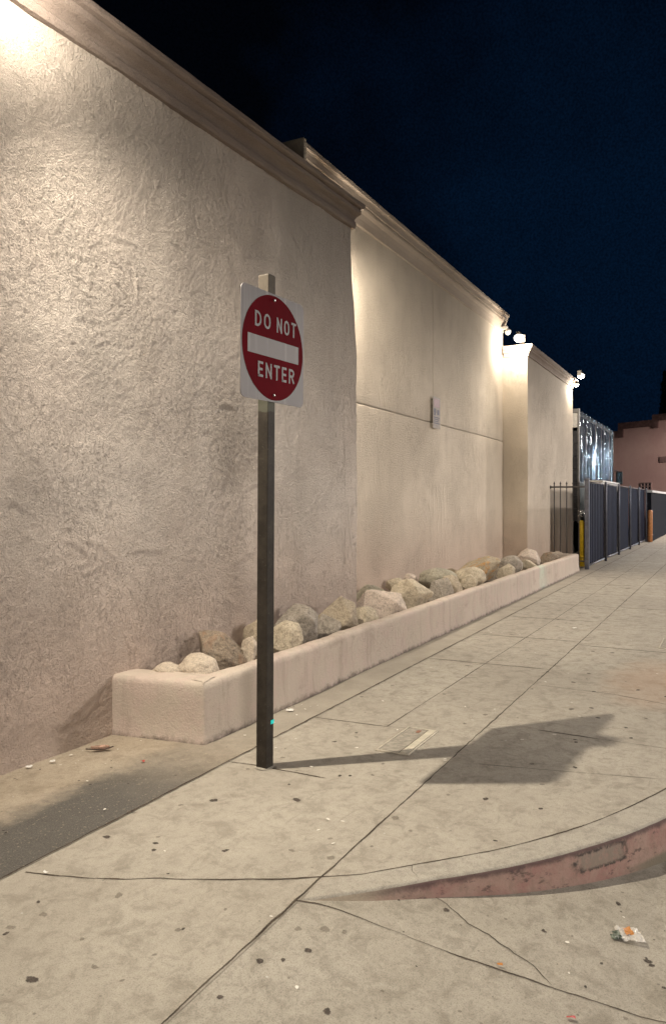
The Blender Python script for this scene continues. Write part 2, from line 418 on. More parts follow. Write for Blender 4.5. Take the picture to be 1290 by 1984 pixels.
def rock_mat(name, a, b, c, rust=None):
    k = N(name)
    n1 = k.noise(5, 5, .65, .6); n2 = k.noise(28, 5, .7); n3 = k.noise(110, 3, .7); v = k.noise(9, 4, .7, 2.5)
    q = k.mix(k.rng(n1, .36, .62), a, b); q = k.mix(k.math('MULTIPLY', k.rng(n2, .45, .65), .6), q, c)
    q = k.mix(k.math('MULTIPLY', k.rng(n3, .5, .68), .5), q, tuple(x * .45 for x in c))
    q = k.mix(k.math('MULTIPLY', k.rng(n3, .28, .42, 1, 0), .35), q, tuple(min(1, x * 1.4) for x in a))
    q = k.mix(k.math('MULTIPLY', k.rng(k.math('ABSOLUTE', k.math('SUBTRACT', v, .5)), 0, .02, 1, 0), .5), q, tuple(x * .4 for x in c))
    if rust: q = k.mix(k.math('MULTIPLY', k.rng(k.noise(7, 4, .6, 1), .52, .64), .75), q, rust)
    k.col(q); k.rough(.86); k.spec(.3)
    m1 = k.bump(n1, .03, .7); m1 = k.bump(n2, .024, 1, m1); k.bump(n3, .004, .9, m1)
    return k.m
RM = {
 'pale': rock_mat('pale_rock', (0.681, 0.575, 0.450), (0.609, 0.514, 0.402), (0.507, 0.420, 0.329)),
 'brown': rock_mat('brown_rock', (0.347, 0.272, 0.197), (0.431, 0.356, 0.273), (0.165, 0.131, 0.101), (0.341, 0.222, 0.144)),
 'tan': rock_mat('tan_rock', (0.544, 0.449, 0.324), (0.480, 0.402, 0.301), (0.285, 0.233, 0.172)),
 'cream': rock_mat('cream_rock', (0.657, 0.566, 0.423), (0.529, 0.447, 0.329), (0.310, 0.256, 0.190)),
 'grey': rock_mat('grey_granite', (0.376, 0.330, 0.270), (0.491, 0.430, 0.359), (0.187, 0.161, 0.134)),
 'green': rock_mat('greenish_grey_rock', (0.405, 0.370, 0.286), (0.503, 0.454, 0.349), (0.226, 0.203, 0.157)),
 'rust': rock_mat('rust_stained_rock', (0.560, 0.470, 0.336), (0.470, 0.392, 0.280), (0.269, 0.202, 0.134), (0.560, 0.280, 0.078)),
 'pink': rock_mat('pinkish_white_rock', (0.711, 0.589, 0.493), (0.642, 0.545, 0.448), (0.387, 0.315, 0.261)),
}

# ================================================================ THE SETTING
# --- big ground sheet, road
bm = bmesh.new(); grid(bm, lin(-400, 800, 12), lin(-500, 500, 10), lambda x, y: (x, y, -.30)); tag(obj('ground', bm, M['asphalt']), kind='structure')
bm = bmesh.new()
def ribbon(bm, pts, width, z=None, mi=0, jit=0.0, taper=True):
    """thin strip along a polyline; u = across, v = along"""
    uvl = bm.loops.layers.uv.verify()
    P = [Vector((p[0], p[1], 0)) for p in pts]; dense = []
    for a, b in zip(P, P[1:]):
        n = max(1, min(400, int((b - a).length / .02)))
        for i in range(n): dense.append(a.lerp(b, i / n))
    dense.append(P[-1]); prev = None; L = 0; total = sum((b - a).length for a, b in zip(dense, dense[1:]))
    for i, p in enumerate(dense):
        if i: L += (p - dense[i - 1]).length
        t = (dense[min(i + 1, len(dense) - 1)] - dense[max(i - 1, 0)]); t.normalize()
        nrm = Vector((-t.y, t.x, 0)); off = nrm * jit * fbm(p.x * 9, p.y * 9, 1.3, 3)
        ww = width * (.80 + .5 * noise.noise(Vector((p.x * 2.3, p.y * 2.3, 4))) + .45 * noise.noise(Vector((p.x * 14, p.y * 14, 9)))) 
        if taper: ww *= min(1, .35 + 8 * min(L, total - L) / max(total, .01))
        a = p + off + nrm * ww; b = p + off - nrm * ww
        za = z(a) if callable(z) else z; zb = z(b) if callable(z) else z
        va = bm.verts.new((a.x, a.y, za)); vb = bm.verts.new((b.x, b.y, zb))
        if prev:
            f = bm.faces.new((prev[1], vb, va, prev[0])); f.material_index = mi
            for lp, uv in zip(f.loops, ((1, prev[2]), (1, L), (0, L), (0, prev[2]))): lp[uvl].uv = uv
        prev = (va, vb, L)
def blob(bm, c, r, z, mi, seed, sx=1.0, n=14, thick=.0):
    uvl = bm.loops.layers.uv.verify()
    rnd = random.Random(seed); ph = rnd.random() * 6.28; vs = []
    ring = []
    for i in range(n):
        a = i / n * 2 * math.pi; rr = r * (1 + .38 * noise.noise(Vector((math.cos(a) * 1.4, math.sin(a) * 1.4, seed * 3.7))))
        x = math.cos(a) * rr * sx; y = math.sin(a) * rr
        q = Vector((c[0] + x * math.cos(ph) - y * math.sin(ph), c[1] + x * math.sin(ph) + y * math.cos(ph)))
        zz = z(q) if callable(z) else z; ring.append(bm.verts.new((q.x, q.y, zz)))
    cz = z(Vector(c[:2])) if callable(z) else z
    ctr = bm.verts.new((c[0], c[1], cz + thick))
    for i in range(n):
        f = bm.faces.new((ring[i], ring[(i + 1) % n], ctr)); f.material_index = mi
        for lp, uv in zip(f.loops, ((1, 0), (1, 0), (0, 0))): lp[uvl].uv = uv

JY, VY = 1.44, 2.58         # main joint and joint beside the planter strip
zs = lambda q: .0015
zd = lambda q: zat_driveway(q.y) + .0015
# curb line on plan, from the tip of the ramp to far up the street
curb = [(2.555, 1.430), (2.63, 1.355), (2.714, 1.265), (2.839, 1.144), (3.086, .905), (3.234, .768), (3.475, .585), (3.72, .43), (4.034, .269), (4.45, .09), (5.0, -.07), (5.7, -.19), (6.6, -.26), (7.6, -.29), (8.8, -.3), (10, -.3)]
def resample(pts, step):
    out = []
    # Catmull-Rom through the points
    P = [Vector((*p, 0)) for p in pts]
    for i in range(len(P) - 1):
        p0 = P[max(i - 1, 0)]; p1 = P[i]; p2 = P[i + 1]; p3 = P[min(i + 2, len(P) - 1)]
        n = max(1, min(40, int((p2 - p1).length / step)))
        for j in range(n):
            t = j / n
            out.append(.5 * ((2 * p1) + (p2 - p0) * t + (2 * p0 - 5 * p1 + 4 * p2 - p3) * t * t + (3 * p1 - p0 - 3 * p2 + p3) * t ** 3))
    out.append(P[-1]); return out
CL = resample(curb, .05) + [Vector((x, -.3, 0)) for x in (11, 14, 18, 24, 32, 45, 60, 90)]
def offs(line, d):
    res = []
    for i, p in enumerate(line):
        t = (line[min(i + 1, len(line) - 1)] - line[max(i - 1, 0)]).normalized()
        res.append(p + Vector((-t.y, t.x, 0)) * d)
    return res
BAND = offs(CL, .145)       # arc joint between the slab and the curb band
for i, p in enumerate(BAND):                       # band widens a little along the street, pinches at the tip
    q = CL[i]; k_ = min(1.35, .75 + .25 * (q.x - 2.6)); BAND[i] = q + (p - q) * k_
for p in BAND:
    if p.y > JY - .004: p.y = JY - .004
# sidewalk slab sheet
bm = bmesh.new()
vs = [bm.verts.new((-6, JY, 0)), bm.verts.new((2.60, JY, 0))] + [bm.verts.new((p.x, p.y, 0)) for p in BAND if p.y < JY - .01 and p.x > 2.60]
vs += [bm.verts.new((90, VY, 0)), bm.verts.new((-6, VY, 0))]
f = bm.faces.new(vs); f.normal_update(); bmesh.ops.triangulate(bm, faces=[f], ngon_method='EAR_CLIP')
for f in bm.faces: f.normal_update()
for f in bm.faces:
    if f.normal.z < 0: f.normal_flip()
J = 1
ribbon(bm, [(-6, JY), (2.5, JY + .01), (5, JY), (10, JY - .03), (20, JY - .08), (60, JY - .1)], .014, lambda q: .0012, J, .004, False)
ribbon(bm, [(-6, VY - .006), (5, VY - .012), (20, VY - .004), (60, VY)], .017, lambda q: .005, J, .004, False)
ribbon(bm, [(4.76, 2.03), (10, 1.985), (20, 1.95), (60, 1.93)], .010, zs, J, .002, False)
for x in [7.02, 8.56] + [8.56 + 1.52 * i for i in range(1, 24)]:
    ribbon(bm, [(x - .01, VY - .02), (x + .02, JY)], .024 if x < 12 else .034, zs, J, .003)
ribbon(bm, [(4.735, VY), (4.757, 2.03)], .016, zs, J, .003)
ribbon(bm, [(4.757, 2.03), (4.79, 1.86), (4.824, 1.70)], .007, zs, J, .003)
ribbon(bm, [(3.70, VY), (3.72, 2.42), (3.72, 1.95)], .016, zs, J, .003)
ribbon(bm, [(8.38, JY - .02), (8.34, .56), (8.33, -.15)], .030, zs, J, .004)
ribbon(bm, [(5.14, 1.12), (5.12, .73)], .018, zs, J, .004); ribbon(bm, [(5.12, .73), (5.1, .1)], .008, zs, J, .004)
ribbon(bm, [(4.31, 1.30), (4.42, .8), (4.53, .33)], .007, zs, J, .003)
ribbon(bm, [(6.40, JY), (6.36, .81), (6.22, .41), (6.2, -.1)], .011, zs, J, .006)
ribbon(bm, [(7.6, .95), (7.45, .72), (7.55, .55), (7.5, .3)], .005, zs, J, .02)
for x in (11.6, 14.9, 18.1, 21.5): ribbon(bm, [(x, JY - .08), (x, -.2)], .03, zs, J, .003)
arc_l = [(2.224, 2.533), (2.268, 2.38), (2.33, 2.2), (2.421, 2.034), (2.53, 1.80), (2.642, 1.593), (2.70, 1.50)]
ribbon(bm, [(p.x, p.y) for p in resample(arc_l, .05)] , .015, zs, J, .006, False)
ribbon(bm, [(2.70, 1.50)] + [(p.x, p.y) for p in BAND if p.x > 2.80 and p.x < 40], .013, zs, J, .002, False)
gums = [(415,1551,11,0),(575,1550,12,0),(437,1648,9,0),(207,1622,10,0),(302,1634,7,0),(298,1647,7,0),(306,1622,6,1),(260,1575,6,1),(565,1648,9,1),(640,1662,12,1),(766,1585,13,1),
 (940,1548,9,0),(1047,1567,7,0),(959,1629,6,0),(1113,1487,6,0),(1222,1430,6,0),(1113,1433,5,0),(1115,1438,6,0),(1158,1391,6,0),(1145,1372,6,0),(1106,1374,7,0),(1250,1392,4,0),(1212,1410,5,0),
 (1030,1480,8,1),(690,1428,6,1),(648,1437,6,0),(548,1468,7,1),(690,1420,5,0),(722,1502,6,1),(533,1487,8,1),(742,1480,6,1),(658,1503,7,0),(678,1503,5,0),(560,1520,5,0),(480,1490,6,1),(900,1402,7,1),(655,1287,5,0),
 (1150,1340,5,0),(1140,1305,5,0),(1110,1322,6,0),(1235,1337,6,0),(1185,1265,5,0),(1290,1350,6,0),(1030,1335,5,1),(1060,1302,5,1),(1148,1262,5,0),(640,1625,7,1),(350,1560,6,1),(720,1640,6,1),(795,1610,7,1),(868,1540,6,1),(1050,1520,6,1),
 (940,1385,7,1),(860,1345,6,1),(760,1328,6,1),(700,1350,6,1),(905,1290,6,1),(1215,1140,9,1),(1080,1200,5,1),(990,1230,6,1)]
for i, (px, py, r, kd) in enumerate(gums):
    p = G(px, py); dist = p.length
    blob(bm, (p.x, p.y), r * dist / F * .72, .0010, 2 + kd, i, 1.35)
rr = random.Random(5)
for i in range(60):
    x = rr.uniform(2.3, 12); y = rr.uniform(.2, 2.5)
    if y < JY and x < 4.0 + (JY - y) * 1.4: continue
    blob(bm, (x, y), rr.uniform(.004, .011), .0010, 2 + (rr.random() < .55), 200 + i, 1.3, 8)
for i in range(46):
    x = rr.uniform(2.3, 9); y = rr.uniform(.3, 2.5)
    if y < JY and x < 4.0 + (JY - y) * 1.4: continue
    blob(bm, (x, y), rr.uniform(.003, .008), .003, 4, 400 + i, 1.9, 6)
sw = tag(obj('sidewalk', bm, [M['walk'], M['joint'], M['gum'], M['gum_pale'], M['paper_fleck']]), kind='structure')

# driveway apron: falls away from the main joint towards the street
bm = bmesh.new()
ys = [1.50, 1.442, 1.438, 1.30, 1.0, .7, .4, .27, .0, -.5, -1.5, -4]
grid(bm, [-6, 0, 2, 4, 8], ys[::-1], lambda x, y: (x, y, -.006 if y > 1.441 else zat_driveway(y) - .0005))
for f in bm.faces:
    f.normal_update()
    if f.normal.z < 0: f.normal_flip()
nd = [GD(*p) for p in [(574, 1746), (610, 1750), (660, 1765), (784, 1813), (900, 1857), (1000, 1890), (1100, 1925), (1200, 1957), (1290, 1981), (1420, 2010)]]
ribbon(bm, [(p.x, p.y) for p in resample([(p.x, p.y) for p in nd], .05)], .009, zd, 1, .006, False)
ck = [GD(*p) for p in [(820, 1731), (838, 1733), (880, 1765), (905, 1790), (945, 1810), (965, 1830), (985, 1838), (1030, 1870), (1045, 1890), (1066, 1909)]]
ribbon(bm, [(p.x, p.y) for p in ck], .007, zd, 1, .020)
for i, (px, py, r, kd) in enumerate([(504,1862,9,0),(597,1842,9,0),(549,1860,6,0),(634,1960,11,0),(427,1932,8,0),(667,1806,8,1),(864,1763,8,0),(1197,1751,7,0),(1053,1804,6,0),(1254,1863,9,0),(1262,1871,7,0),(1251,1857,4,0),(577,1800,9,1),(630,1800,12,1),(1164,1867,4,0),(1108,1814,4,1),(560,1895,4,1),(1285,1914,5,0),(1210,1973,6,1),(979,1781,4,1),(740,1920,5,1),(890,1960,5,1),(503,1785,3,1)]):
    p = GD(px, py); blob(bm, (p.x, p.y), r * p.length / F * .85, lambda q: zat_driveway(q.y) + .0012, 2 + kd, 50 + i, 1.2)
for i in range(60):
    x = rr.uniform(2.0, 3.8); y = rr.uniform(0, 1.4)
    blob(bm, (x, y), rr.uniform(.002, .007), zd, 2 + rr.choice((0, 1, 1, 2)), 600 + i, 1.4, 7)
tag(obj('driveway', bm, [M['drive'], M['joint'], M['gum'], M['gum_pale'], M['paper_fleck']]), kind='structure')
# level slab on the near left side (same sheet of concrete as the sidewalk) is part of the sidewalk sheet; its gum spots:
bm = bmesh.new()
for i, (px, py, r, kd) in enumerate([(63,1898,13,0),(12,1809,6,0),(75,1748,5,0),(355,1800,5,0),(184,1874,8,1),(85,1772,9,1),(20,1797,9,1),(160,1820,6,1),(237,1900,5,1),(230,1735,9,1),(345,1802,7,1),(437,1762,4,1),(300,1850,5,1)]):
    p = G(px, py); blob(bm, (p.x, p.y), r * p.length / F * .85, .0010, kd, 80 + i, 1.5)
o = obj('gum_spots', bm, [M['gum'], M['gum_pale']], sw)

# curb: level band and worn red face
bm = bmesh.new(); uvl = bm.loops.layers.uv.verify(); rows = []
n = len(CL)
for i in range(n):
    a, q = BAND[i], CL[i]; out = (q - a).normalized()
    zb = min(zat_driveway(q.y), 0) - .02
    e = .012
    jz = .004 * fbm(q.x * 6, q.y * 6, 0, 3)
    row = [(a.x, a.y, .0006)]
    for s_, zz in ((0, 0.0012), (.006, -.0015), (.012, -.007), (.016, -.016)):
        p = q + out * (s_ + jz); row.append((p.x, p.y, max(zz, zb)))
    p = q + out * (.028 + jz * .6); row.append((p.x, p.y, max(-.10, (zb - .015) * .6)) if zb < -.03 else (p.x, p.y, zb))
    p = q + out * .036; row.append((p.x, p.y, zb))
    rows.append([bm.verts.new(v) for v in row])
for r0, r1 in zip(rows, rows[1:]):
    for j in range(len(r0) - 1):
        f = bm.faces.new((r0[j], r0[j + 1], r1[j + 1], r1[j])); f.material_index = 0 if j < 3 else 1; f.smooth = j > 0
for f in bm.faces: f.normal_update()
# hairline crack across band and face
ribbon(bm, [(p.x, p.y) for p in [G(795, 1676), G(798, 1690), G(812, 1702)]], .004, lambda q: .003, 2, .01)
o = obj('curb', bm, [M['curb_top'], M['curb_face'], M['joint']]); tag(o, kind='structure')

# planter-side strip, and the yard behind the gate
bm = bmesh.new(); grid(bm, lin(-6, 90, 48), lin(VY, 6, 6), lambda x, y: (x, y, -.0005 if y < 2.7 else -.0005 + .006 * fbm(x, y, 0)))
rv = random.Random(11)
for i in range(90):
    x = rv.uniform(1.9, 5.0); y = rv.uniform(2.62, 3.45); 
    blob(bm, (x, y), rv.uniform(.002, .007), .009, rv.choice((1, 1, 2)), 900 + i, 1.8, 7, .001)
tag(obj('verge', bm, [M['verge'], M['gum'], M['paper_fleck']]), kind='structure')

# ================================================================ BUILDING: three wall sections with cornices
def y1(x): return 3.44 + .031 * (7.2 - x)          # first wall stands at a slight angle
def corner_x(z):
    T = [(0, 7.30), (2.16, 7.30), (2.98, 7.27), (3.74, 7.19), (4.5, 7.13), (6, 7.13)]
    for (a, b), (c, d) in zip(T, T[1:]):
        if z <= c: return b + (d - b) * (z - a) / (c - a)
    return 7.13
bA = empty('stucco_building', (7.3, 4.2, 0))
tag(bA, 'tall windowless cream stucco building with cornices and rough trowelled walls beside the sidewalk', 'building')
def local(o, par):
    o.matrix_parent_inverse = Matrix.Translation(-Vector(par.location)); return o
C0 = 4.31
bm = bmesh.new()
def f1(u, z):
    x = u if u < 7.0 else 7.0 + (corner_x(z) - 7.0) * (u - 7.0) / .3
    e = .018 * fbm(x * .55, z * .55, 3, 3) + .006 * fbm(x * 2.1, z * 2.1, 7, 3)
    r = max(0, u - 7.26) / .04                     # softly rounded arris
    flare = .012 * max(0, 1 - z / .12)
    return (x, y1(x) + e + .03 * r * r - flare, z)
import numpy as np
DX = .0125
NX, NZ = int((7.0 - 1.5) / DX) + 1, int(4.41 / DX) + 1
gx = 1.5 + np.arange(NX) * DX; gz = -.01 + np.arange(NZ) * DX
HT = np.zeros((NX, NZ)); rs = np.random.RandomState(4)
def stroke(cx, cz, rad, a0, span, wid, hgt):
    # a trowel pass: a lip of plaster pushed up along an arc, shallow scrape inside it
    x0, x1 = np.searchsorted(gx, [cx - rad - .08, cx + rad + .08]); z0, z1 = np.searchsorted(gz, [cz - rad - .08, cz + rad + .08])
    if x1 - x0 < 2 or z1 - z0 < 2: return
    X, Z = np.meshgrid(gx[x0:x1], gz[z0:z1], indexing='ij'); dx, dz = X - cx, Z - cz
    r = np.sqrt(dx * dx + dz * dz); a = (np.arctan2(dz, dx) - a0) % (2 * np.pi); t = a / span
    w = np.where(t < 1, np.sin(np.pi * np.clip(t, 0, 1)) ** .6, 0)
    r = r + .012 * np.sin(a * 7 + cx * 9)
    HT[x0:x1, z0:z1] += w * hgt * (np.exp(-((r - rad) / wid) ** 2) - .55 * np.exp(-((r - rad + 2.3 * wid) / (1.8 * wid)) ** 2))
for q in range(520):
    stroke(rs.uniform(1.2, 7.2), rs.uniform(-.2, 4.5), rs.uniform(.10, .75), rs.uniform(0, 6.28), rs.uniform(.25, 1.3), rs.uniform(.009, .018), rs.uniform(.0008, .0034) * (1.6 if rs.rand() < .18 else .75))
def smooth_noise(cell, amp):
    n0, n1 = int(5.6 / cell) + 3, int(4.6 / cell) + 3; c = rs.randn(n0, n1)
    fx_, fz_ = (gx - 1.5) / cell, (gz + .01) / cell; ix, iz = fx_.astype(int), fz_.astype(int); tx, tz = (fx_ - ix)[:, None], (fz_ - iz)[None, :]
    tx, tz = tx * tx * (3 - 2 * tx), tz * tz * (3 - 2 * tz)
    return amp * (c[np.ix_(ix, iz)] * (1 - tx) * (1 - tz) + c[np.ix_(ix + 1, iz)] * tx * (1 - tz) + c[np.ix_(ix, iz + 1)] * (1 - tx) * tz + c[np.ix_(ix + 1, iz + 1)] * tx * tz)
patchy = np.clip(.85 + smooth_noise(.7, .22), .5, 1.2)
HT += (smooth_noise(.0165, .0014) + smooth_noise(.034, .0007)) * patchy + smooth_noise(.11, .0008) + smooth_noise(.33, .0016)
def f1h(i, j):
    p = f1(gx[i], gz[j]); return (p[0], p[1] - HT[i, j], p[2])
grid(bm, range(NX), range(NZ), f1h)
zsr = lin(-.01, 4.40, 140)
grid(bm, lin(-6, 1.2, 24) + [1.35, 1.502], zsr, f1)
grid(bm, [6.995] + lin(7.02, 7.26, 20) + [7.275, 7.285, 7.293, 7.3], zsr, lambda u, z: (lambda p: (p[0], p[1] - .002 * fbm(p[0] * 22, z * 22, 5, 3) - (.0006 if u < 7.01 else 0), p[2]))(f1(u, z)))
# end return of the first section
def f1e(v, z):
    x = corner_x(z) + (.0 if v < .05 else .0); y = y1(x) + .018 * fbm(x * .55, z * .55, 3, 3) + .03 + v
    return (x + .004 * fbm(v * 3, z * 3, 1), y, z)
grid(bm, [0, .05, .2, .5, .9], lin(-.01, 4.40, 60), f1e)
bmesh.ops.recalc_face_normals(bm, faces=bm.faces)
for f in bm.faces: f.smooth = True
W1 = local(obj('rough_wall', bm, M['stucco'], bA), bA); W1['label'] = 'rough trowelled near wall with swirling texture'
# roof behind parapets so nothing is see-through
bm = bmesh.new(); box(bm, -6, 7.0, 3.66, 14, -.02, 4.30); box(bm, 7.16, 15.6, 4.2, 14.2, -.02, 5.0); box(bm, 15.75, 20.6, 3.75, 14.4, -.02, 4.4)
local(obj('building_core', bm, M['stucco_fine'], bA), bA)
def cornice(name, prof, path, mat, jit, seed, label):
    bm = bmesh.new(); sweep(bm, prof, path, 0, True, jit, seed)
    o = local(obj(name, bm, mat, bA), bA); o['label'] = label; return o
prof1 = [(-.30, 4.29), (.004, 4.295), (.030, 4.300), (.040, 4.318), (.042, 4.352), (.030, 4.366), (.018, 4.372), (.026, 4.392), (.050, 4.412), (.082, 4.424), (.098, 4.430), (.102, 4.464), (.092, 4.468), (.092, 4.474), (.128, 4.478), (.142, 4.488), (.144, 4.516), (.132, 4.530), (.095, 4.533), (-.30, 4.537)]
cornice('cornice', prof1, [(x, y1(x), 0, -1) for x in lin(-6, 1, 14) + lin(1, 7.17, 90)[1:]], M['trim_dark'], .005, 1, 'dark weathered lowest cornice over the rough wall')
# thin dark shrinkage line along cornice is a real groove in the profile (between .090 and .096)

# second section: panels with control joints, set back
Y2 = 4.12
bm = bmesh.new()
xj = onY(838, Y2)[0]; zj = 2.73
def wav(x, z): return .012 * fbm(x * .6 + 4, z * .6, 3, 3) + .003 * fbm(x * 3, z * 3, 7, 2)
def panel(x0, x1, z0, z1, g=(.006, .006, .006, .006)):
    a, b, c, d = x0 + g[0], x1 - g[1], z0 + g[2], z1 - g[3]
    X = [a, a + .006] + lin(a + .02, b - .02, max(4, int((b - a) / .12))) + [b - .006, b]
    Zs = [c, c + .006] + lin(c + .02, d - .02, max(4, int((d - c) / .12))) + [d - .006, d]
    def fn(x, z):
        m = min(x - a if g[0] else 1, b - x if g[1] else 1, z - c if g[2] else 1, d - z if g[3] else 1)
        return (x, Y2 + wav(x, z) + (.010 if m < .001 else (.002 if m < .0065 else 0)), z)
    grid(bm, X, Zs, fn)
panel(7.0, 15.69, -.01, zj, (0, 0, 0, .003))
panel(7.0, xj, zj, 5.05, (0, .0015, .003, 0)); panel(xj, 15.69, zj, 5.05, (.0015, 0, .003, 0))
bmesh.ops.recalc_face_normals(bm, faces=bm.faces)
for f in bm.faces: f.smooth = True
local(obj('recessed_wall', bm, M['stucco_fine'], bA), bA)['label'] = 'smoother set-back wall with a thin level joint'
prof2 = [(-.30, 4.93), (.004, 4.94), (.020, 4.945), (.022, 4.975), (.028, 5.03), (.046, 5.085), (.080, 5.125), (.086, 5.150), (.074, 5.156), (.074, 5.166), (.098, 5.172), (.104, 5.235), (.112, 5.25), (.135, 5.258), (.140, 5.30), (.125, 5.315), (-.30, 5.32)]
cornice('cornice', prof2, [(x, Y2, 0, -1) for x in lin(7.16, 15.66, 80)], M['trim_lit'], .004, 5, 'highest cornice running over the set-back wall')
# end cap of that parapet that faces back up the street
bm = bmesh.new(); box(bm, 7.10, 7.158, 3.975, 6.5, 4.90, 5.33, bev=.006)
local(obj('parapet_end', bm, M['stucco_fine'], bA), bA)

# third section, standing forward again
Y3 = 3.62; X3a, X3b = 15.68, 20.7
bm = bmesh.new()
grid(bm, lin(X3a, X3b, 60), lin(-.01, 4.5, 50), lambda x, z: (x, Y3 + .012 * fbm(x * .6, z * .6, 9, 3), z))
grid(bm, lin(0, .55, 8), lin(-.01, 4.5, 50), lambda v, z: (X3a + .006 * fbm(v * 2, z * 1.3, 5, 3), Y3 + .012 * fbm(X3a * .6, z * .6, 9, 3) + v, z))
grid(bm, [0, .5, 3], lin(-.01, 4.5, 10), lambda v, z: (X3b, Y3 + .012 * fbm(X3b * .6, z * .6, 9, 3) + v, z))
bmesh.ops.recalc_face_normals(bm, faces=bm.faces)
for f in bm.faces: f.smooth = True
local(obj('projecting_wall', bm, M['stucco_fine'], bA), bA)['label'] = 'projecting far wall section under the corner lamp'
prof3 = [(-.25, 4.43), (.004, 4.435), (.02, 4.44), (.024, 4.47), (.045, 4.51), (.075, 4.535), (.078, 4.56), (.10, 4.575), (.118, 4.60), (.12, 4.65), (.11, 4.66), (-.25, 4.665)]
s2 = 2 ** .5
path3 = [(X3a, y, -1, 0) for y in lin(4.10, Y3 + .06, 6)] + [(X3a, Y3, -1, -1)] + [(x, Y3, 0, -1) for x in lin(X3a + .06, X3b - .06, 46)] + [(X3b, Y3, 1, -1)] + [(X3b, y, 1, 0) for y in lin(Y3 + .06, 5, 4)]
cornice('cornice', prof3, path3, M['stucco_trim'], .004, 9, 'far cornice wrapping the projecting section')

# ================================================================ LAMPS
def lamp(name, loc, dirv, watts, label, colr=WARM, group='wall lamps on the building', throw=0, tilt=55, cone=120, throw_dir=None, arm=.22, rad=.05, lensr=.055, mount=None):
    """outdoor flood lamp: base plate, arm, hood with open lens"""
    t = empty(name, loc); tag(t, label, 'wall lamp', group)
    d = Vector((dirv[0], dirv[1], 0)).normalized(); back = -d
    bmx = bmesh.new(); b = back * arm
    q = Matrix.Rotation(math.atan2(d.y, d.x), 4, 'Z')
    box(bmx, -arm - .02, -arm, -.05, .05, -.03, .11, bev=.004); bmesh.ops.transform(bmx, matrix=q, verts=bmx.verts)
    obj('wall_plate', bmx, M['lamp_body'], t)
    bmx = bmesh.new(); tube(bmx, [b + Vector((0, 0, .05)), b * .55 + Vector((0, 0, .09)), Vector((0, 0, .085))], .012, 8); obj('arm', bmx, M['lamp_body'], t)
    bmx = bmesh.new()
    # hood: flared open cone
    tube(bmx, [(0, 0, .12), (0, 0, .105), (0, 0, .06), (0, 0, .035)], [.02, .04, .062, .07], 18, cap=False)
    tube(bmx, [(0, 0, .115), (0, 0, .036)], [.03, .066], 18, cap=False)
    obj('hood', bmx, M['lamp_body'], t)
    bmx = bmesh.new(); bmesh.ops.create_uvsphere(bmx, u_segments=16, v_segments=10, radius=lensr)
    bmesh.ops.scale(bmx, vec=(1, 1, .75), verts=bmx.verts); bmesh.ops.translate(bmx, vec=(0, 0, .012 - (lensr - .055) * .3), verts=bmx.verts)
    ln = obj('lens', bmx, M['lens'], t, smooth=True)
    ld = bpy.data.lights.new('lamp_light', 'POINT'); ld.energy = watts; ld.color = colr; ld.shadow_soft_size = rad
    lo = bpy.data.objects.new('lamp_light', ld); COL.objects.link(lo); lo.parent = t; lo.location = (0, 0, -.10 - (lensr - .055))
    if throw:
        td = Vector((*(throw_dir or dirv), 0)).normalized()
        ld = bpy.data.lights.new('throw_light', 'SPOT'); ld.energy = throw; ld.color = colr; ld.shadow_soft_size = .022
        ld.spot_size = R(cone); ld.spot_blend = .8
        lo = bpy.data.objects.new('throw_light', ld); COL.objects.link(lo); lo.parent = t; lo.location = (0, 0, -.10 - (lensr - .055))
        lo.rotation_euler = Vector((td.x * math.sin(R(tilt)), td.y * math.sin(R(tilt)), -math.cos(R(tilt)))).to_track_quat('-Z', 'Y').to_euler()
    return t
lamp('wall_lamp', (2.96, y1(3) - .36, 4.40), (0, -1), P_NEAR, 'lamp washing the rough near wall with light beneath its cornice, upper left', arm=.20, throw=T_NEAR, tilt=54, cone=158, throw_dir=(.35, -1))
lamp('wall_lamp', (7.62, 3.86, 4.42), (1, 0), P_CORNER, 'lamp behind the near wall corner that lights the start of the set-back wall', arm=.45, throw=T_CORNER, tilt=50, cone=130, throw_dir=(1, -.15))
lamp('wall_lamp', (15.30, 3.70, 4.74), (-1, 0), P_MID, 'bright bare lamp glaring above the cornice of the projecting wall corner', throw=T_MID, tilt=50, cone=130, throw_dir=(-1, -1.2), arm=.28, lensr=.10)
lamp('wall_lamp', (20.95, 3.45, 4.78), (1, 0), P_FAR, 'small distant lamp past the end of the far cornice', arm=.25, lensr=.09)
t = lamp('wall_lamp', (20.30, 3.45, 4.44), (0, -1), 26, 'small lit lamp tucked under the far end of the cornice', arm=.12, lensr=.05)

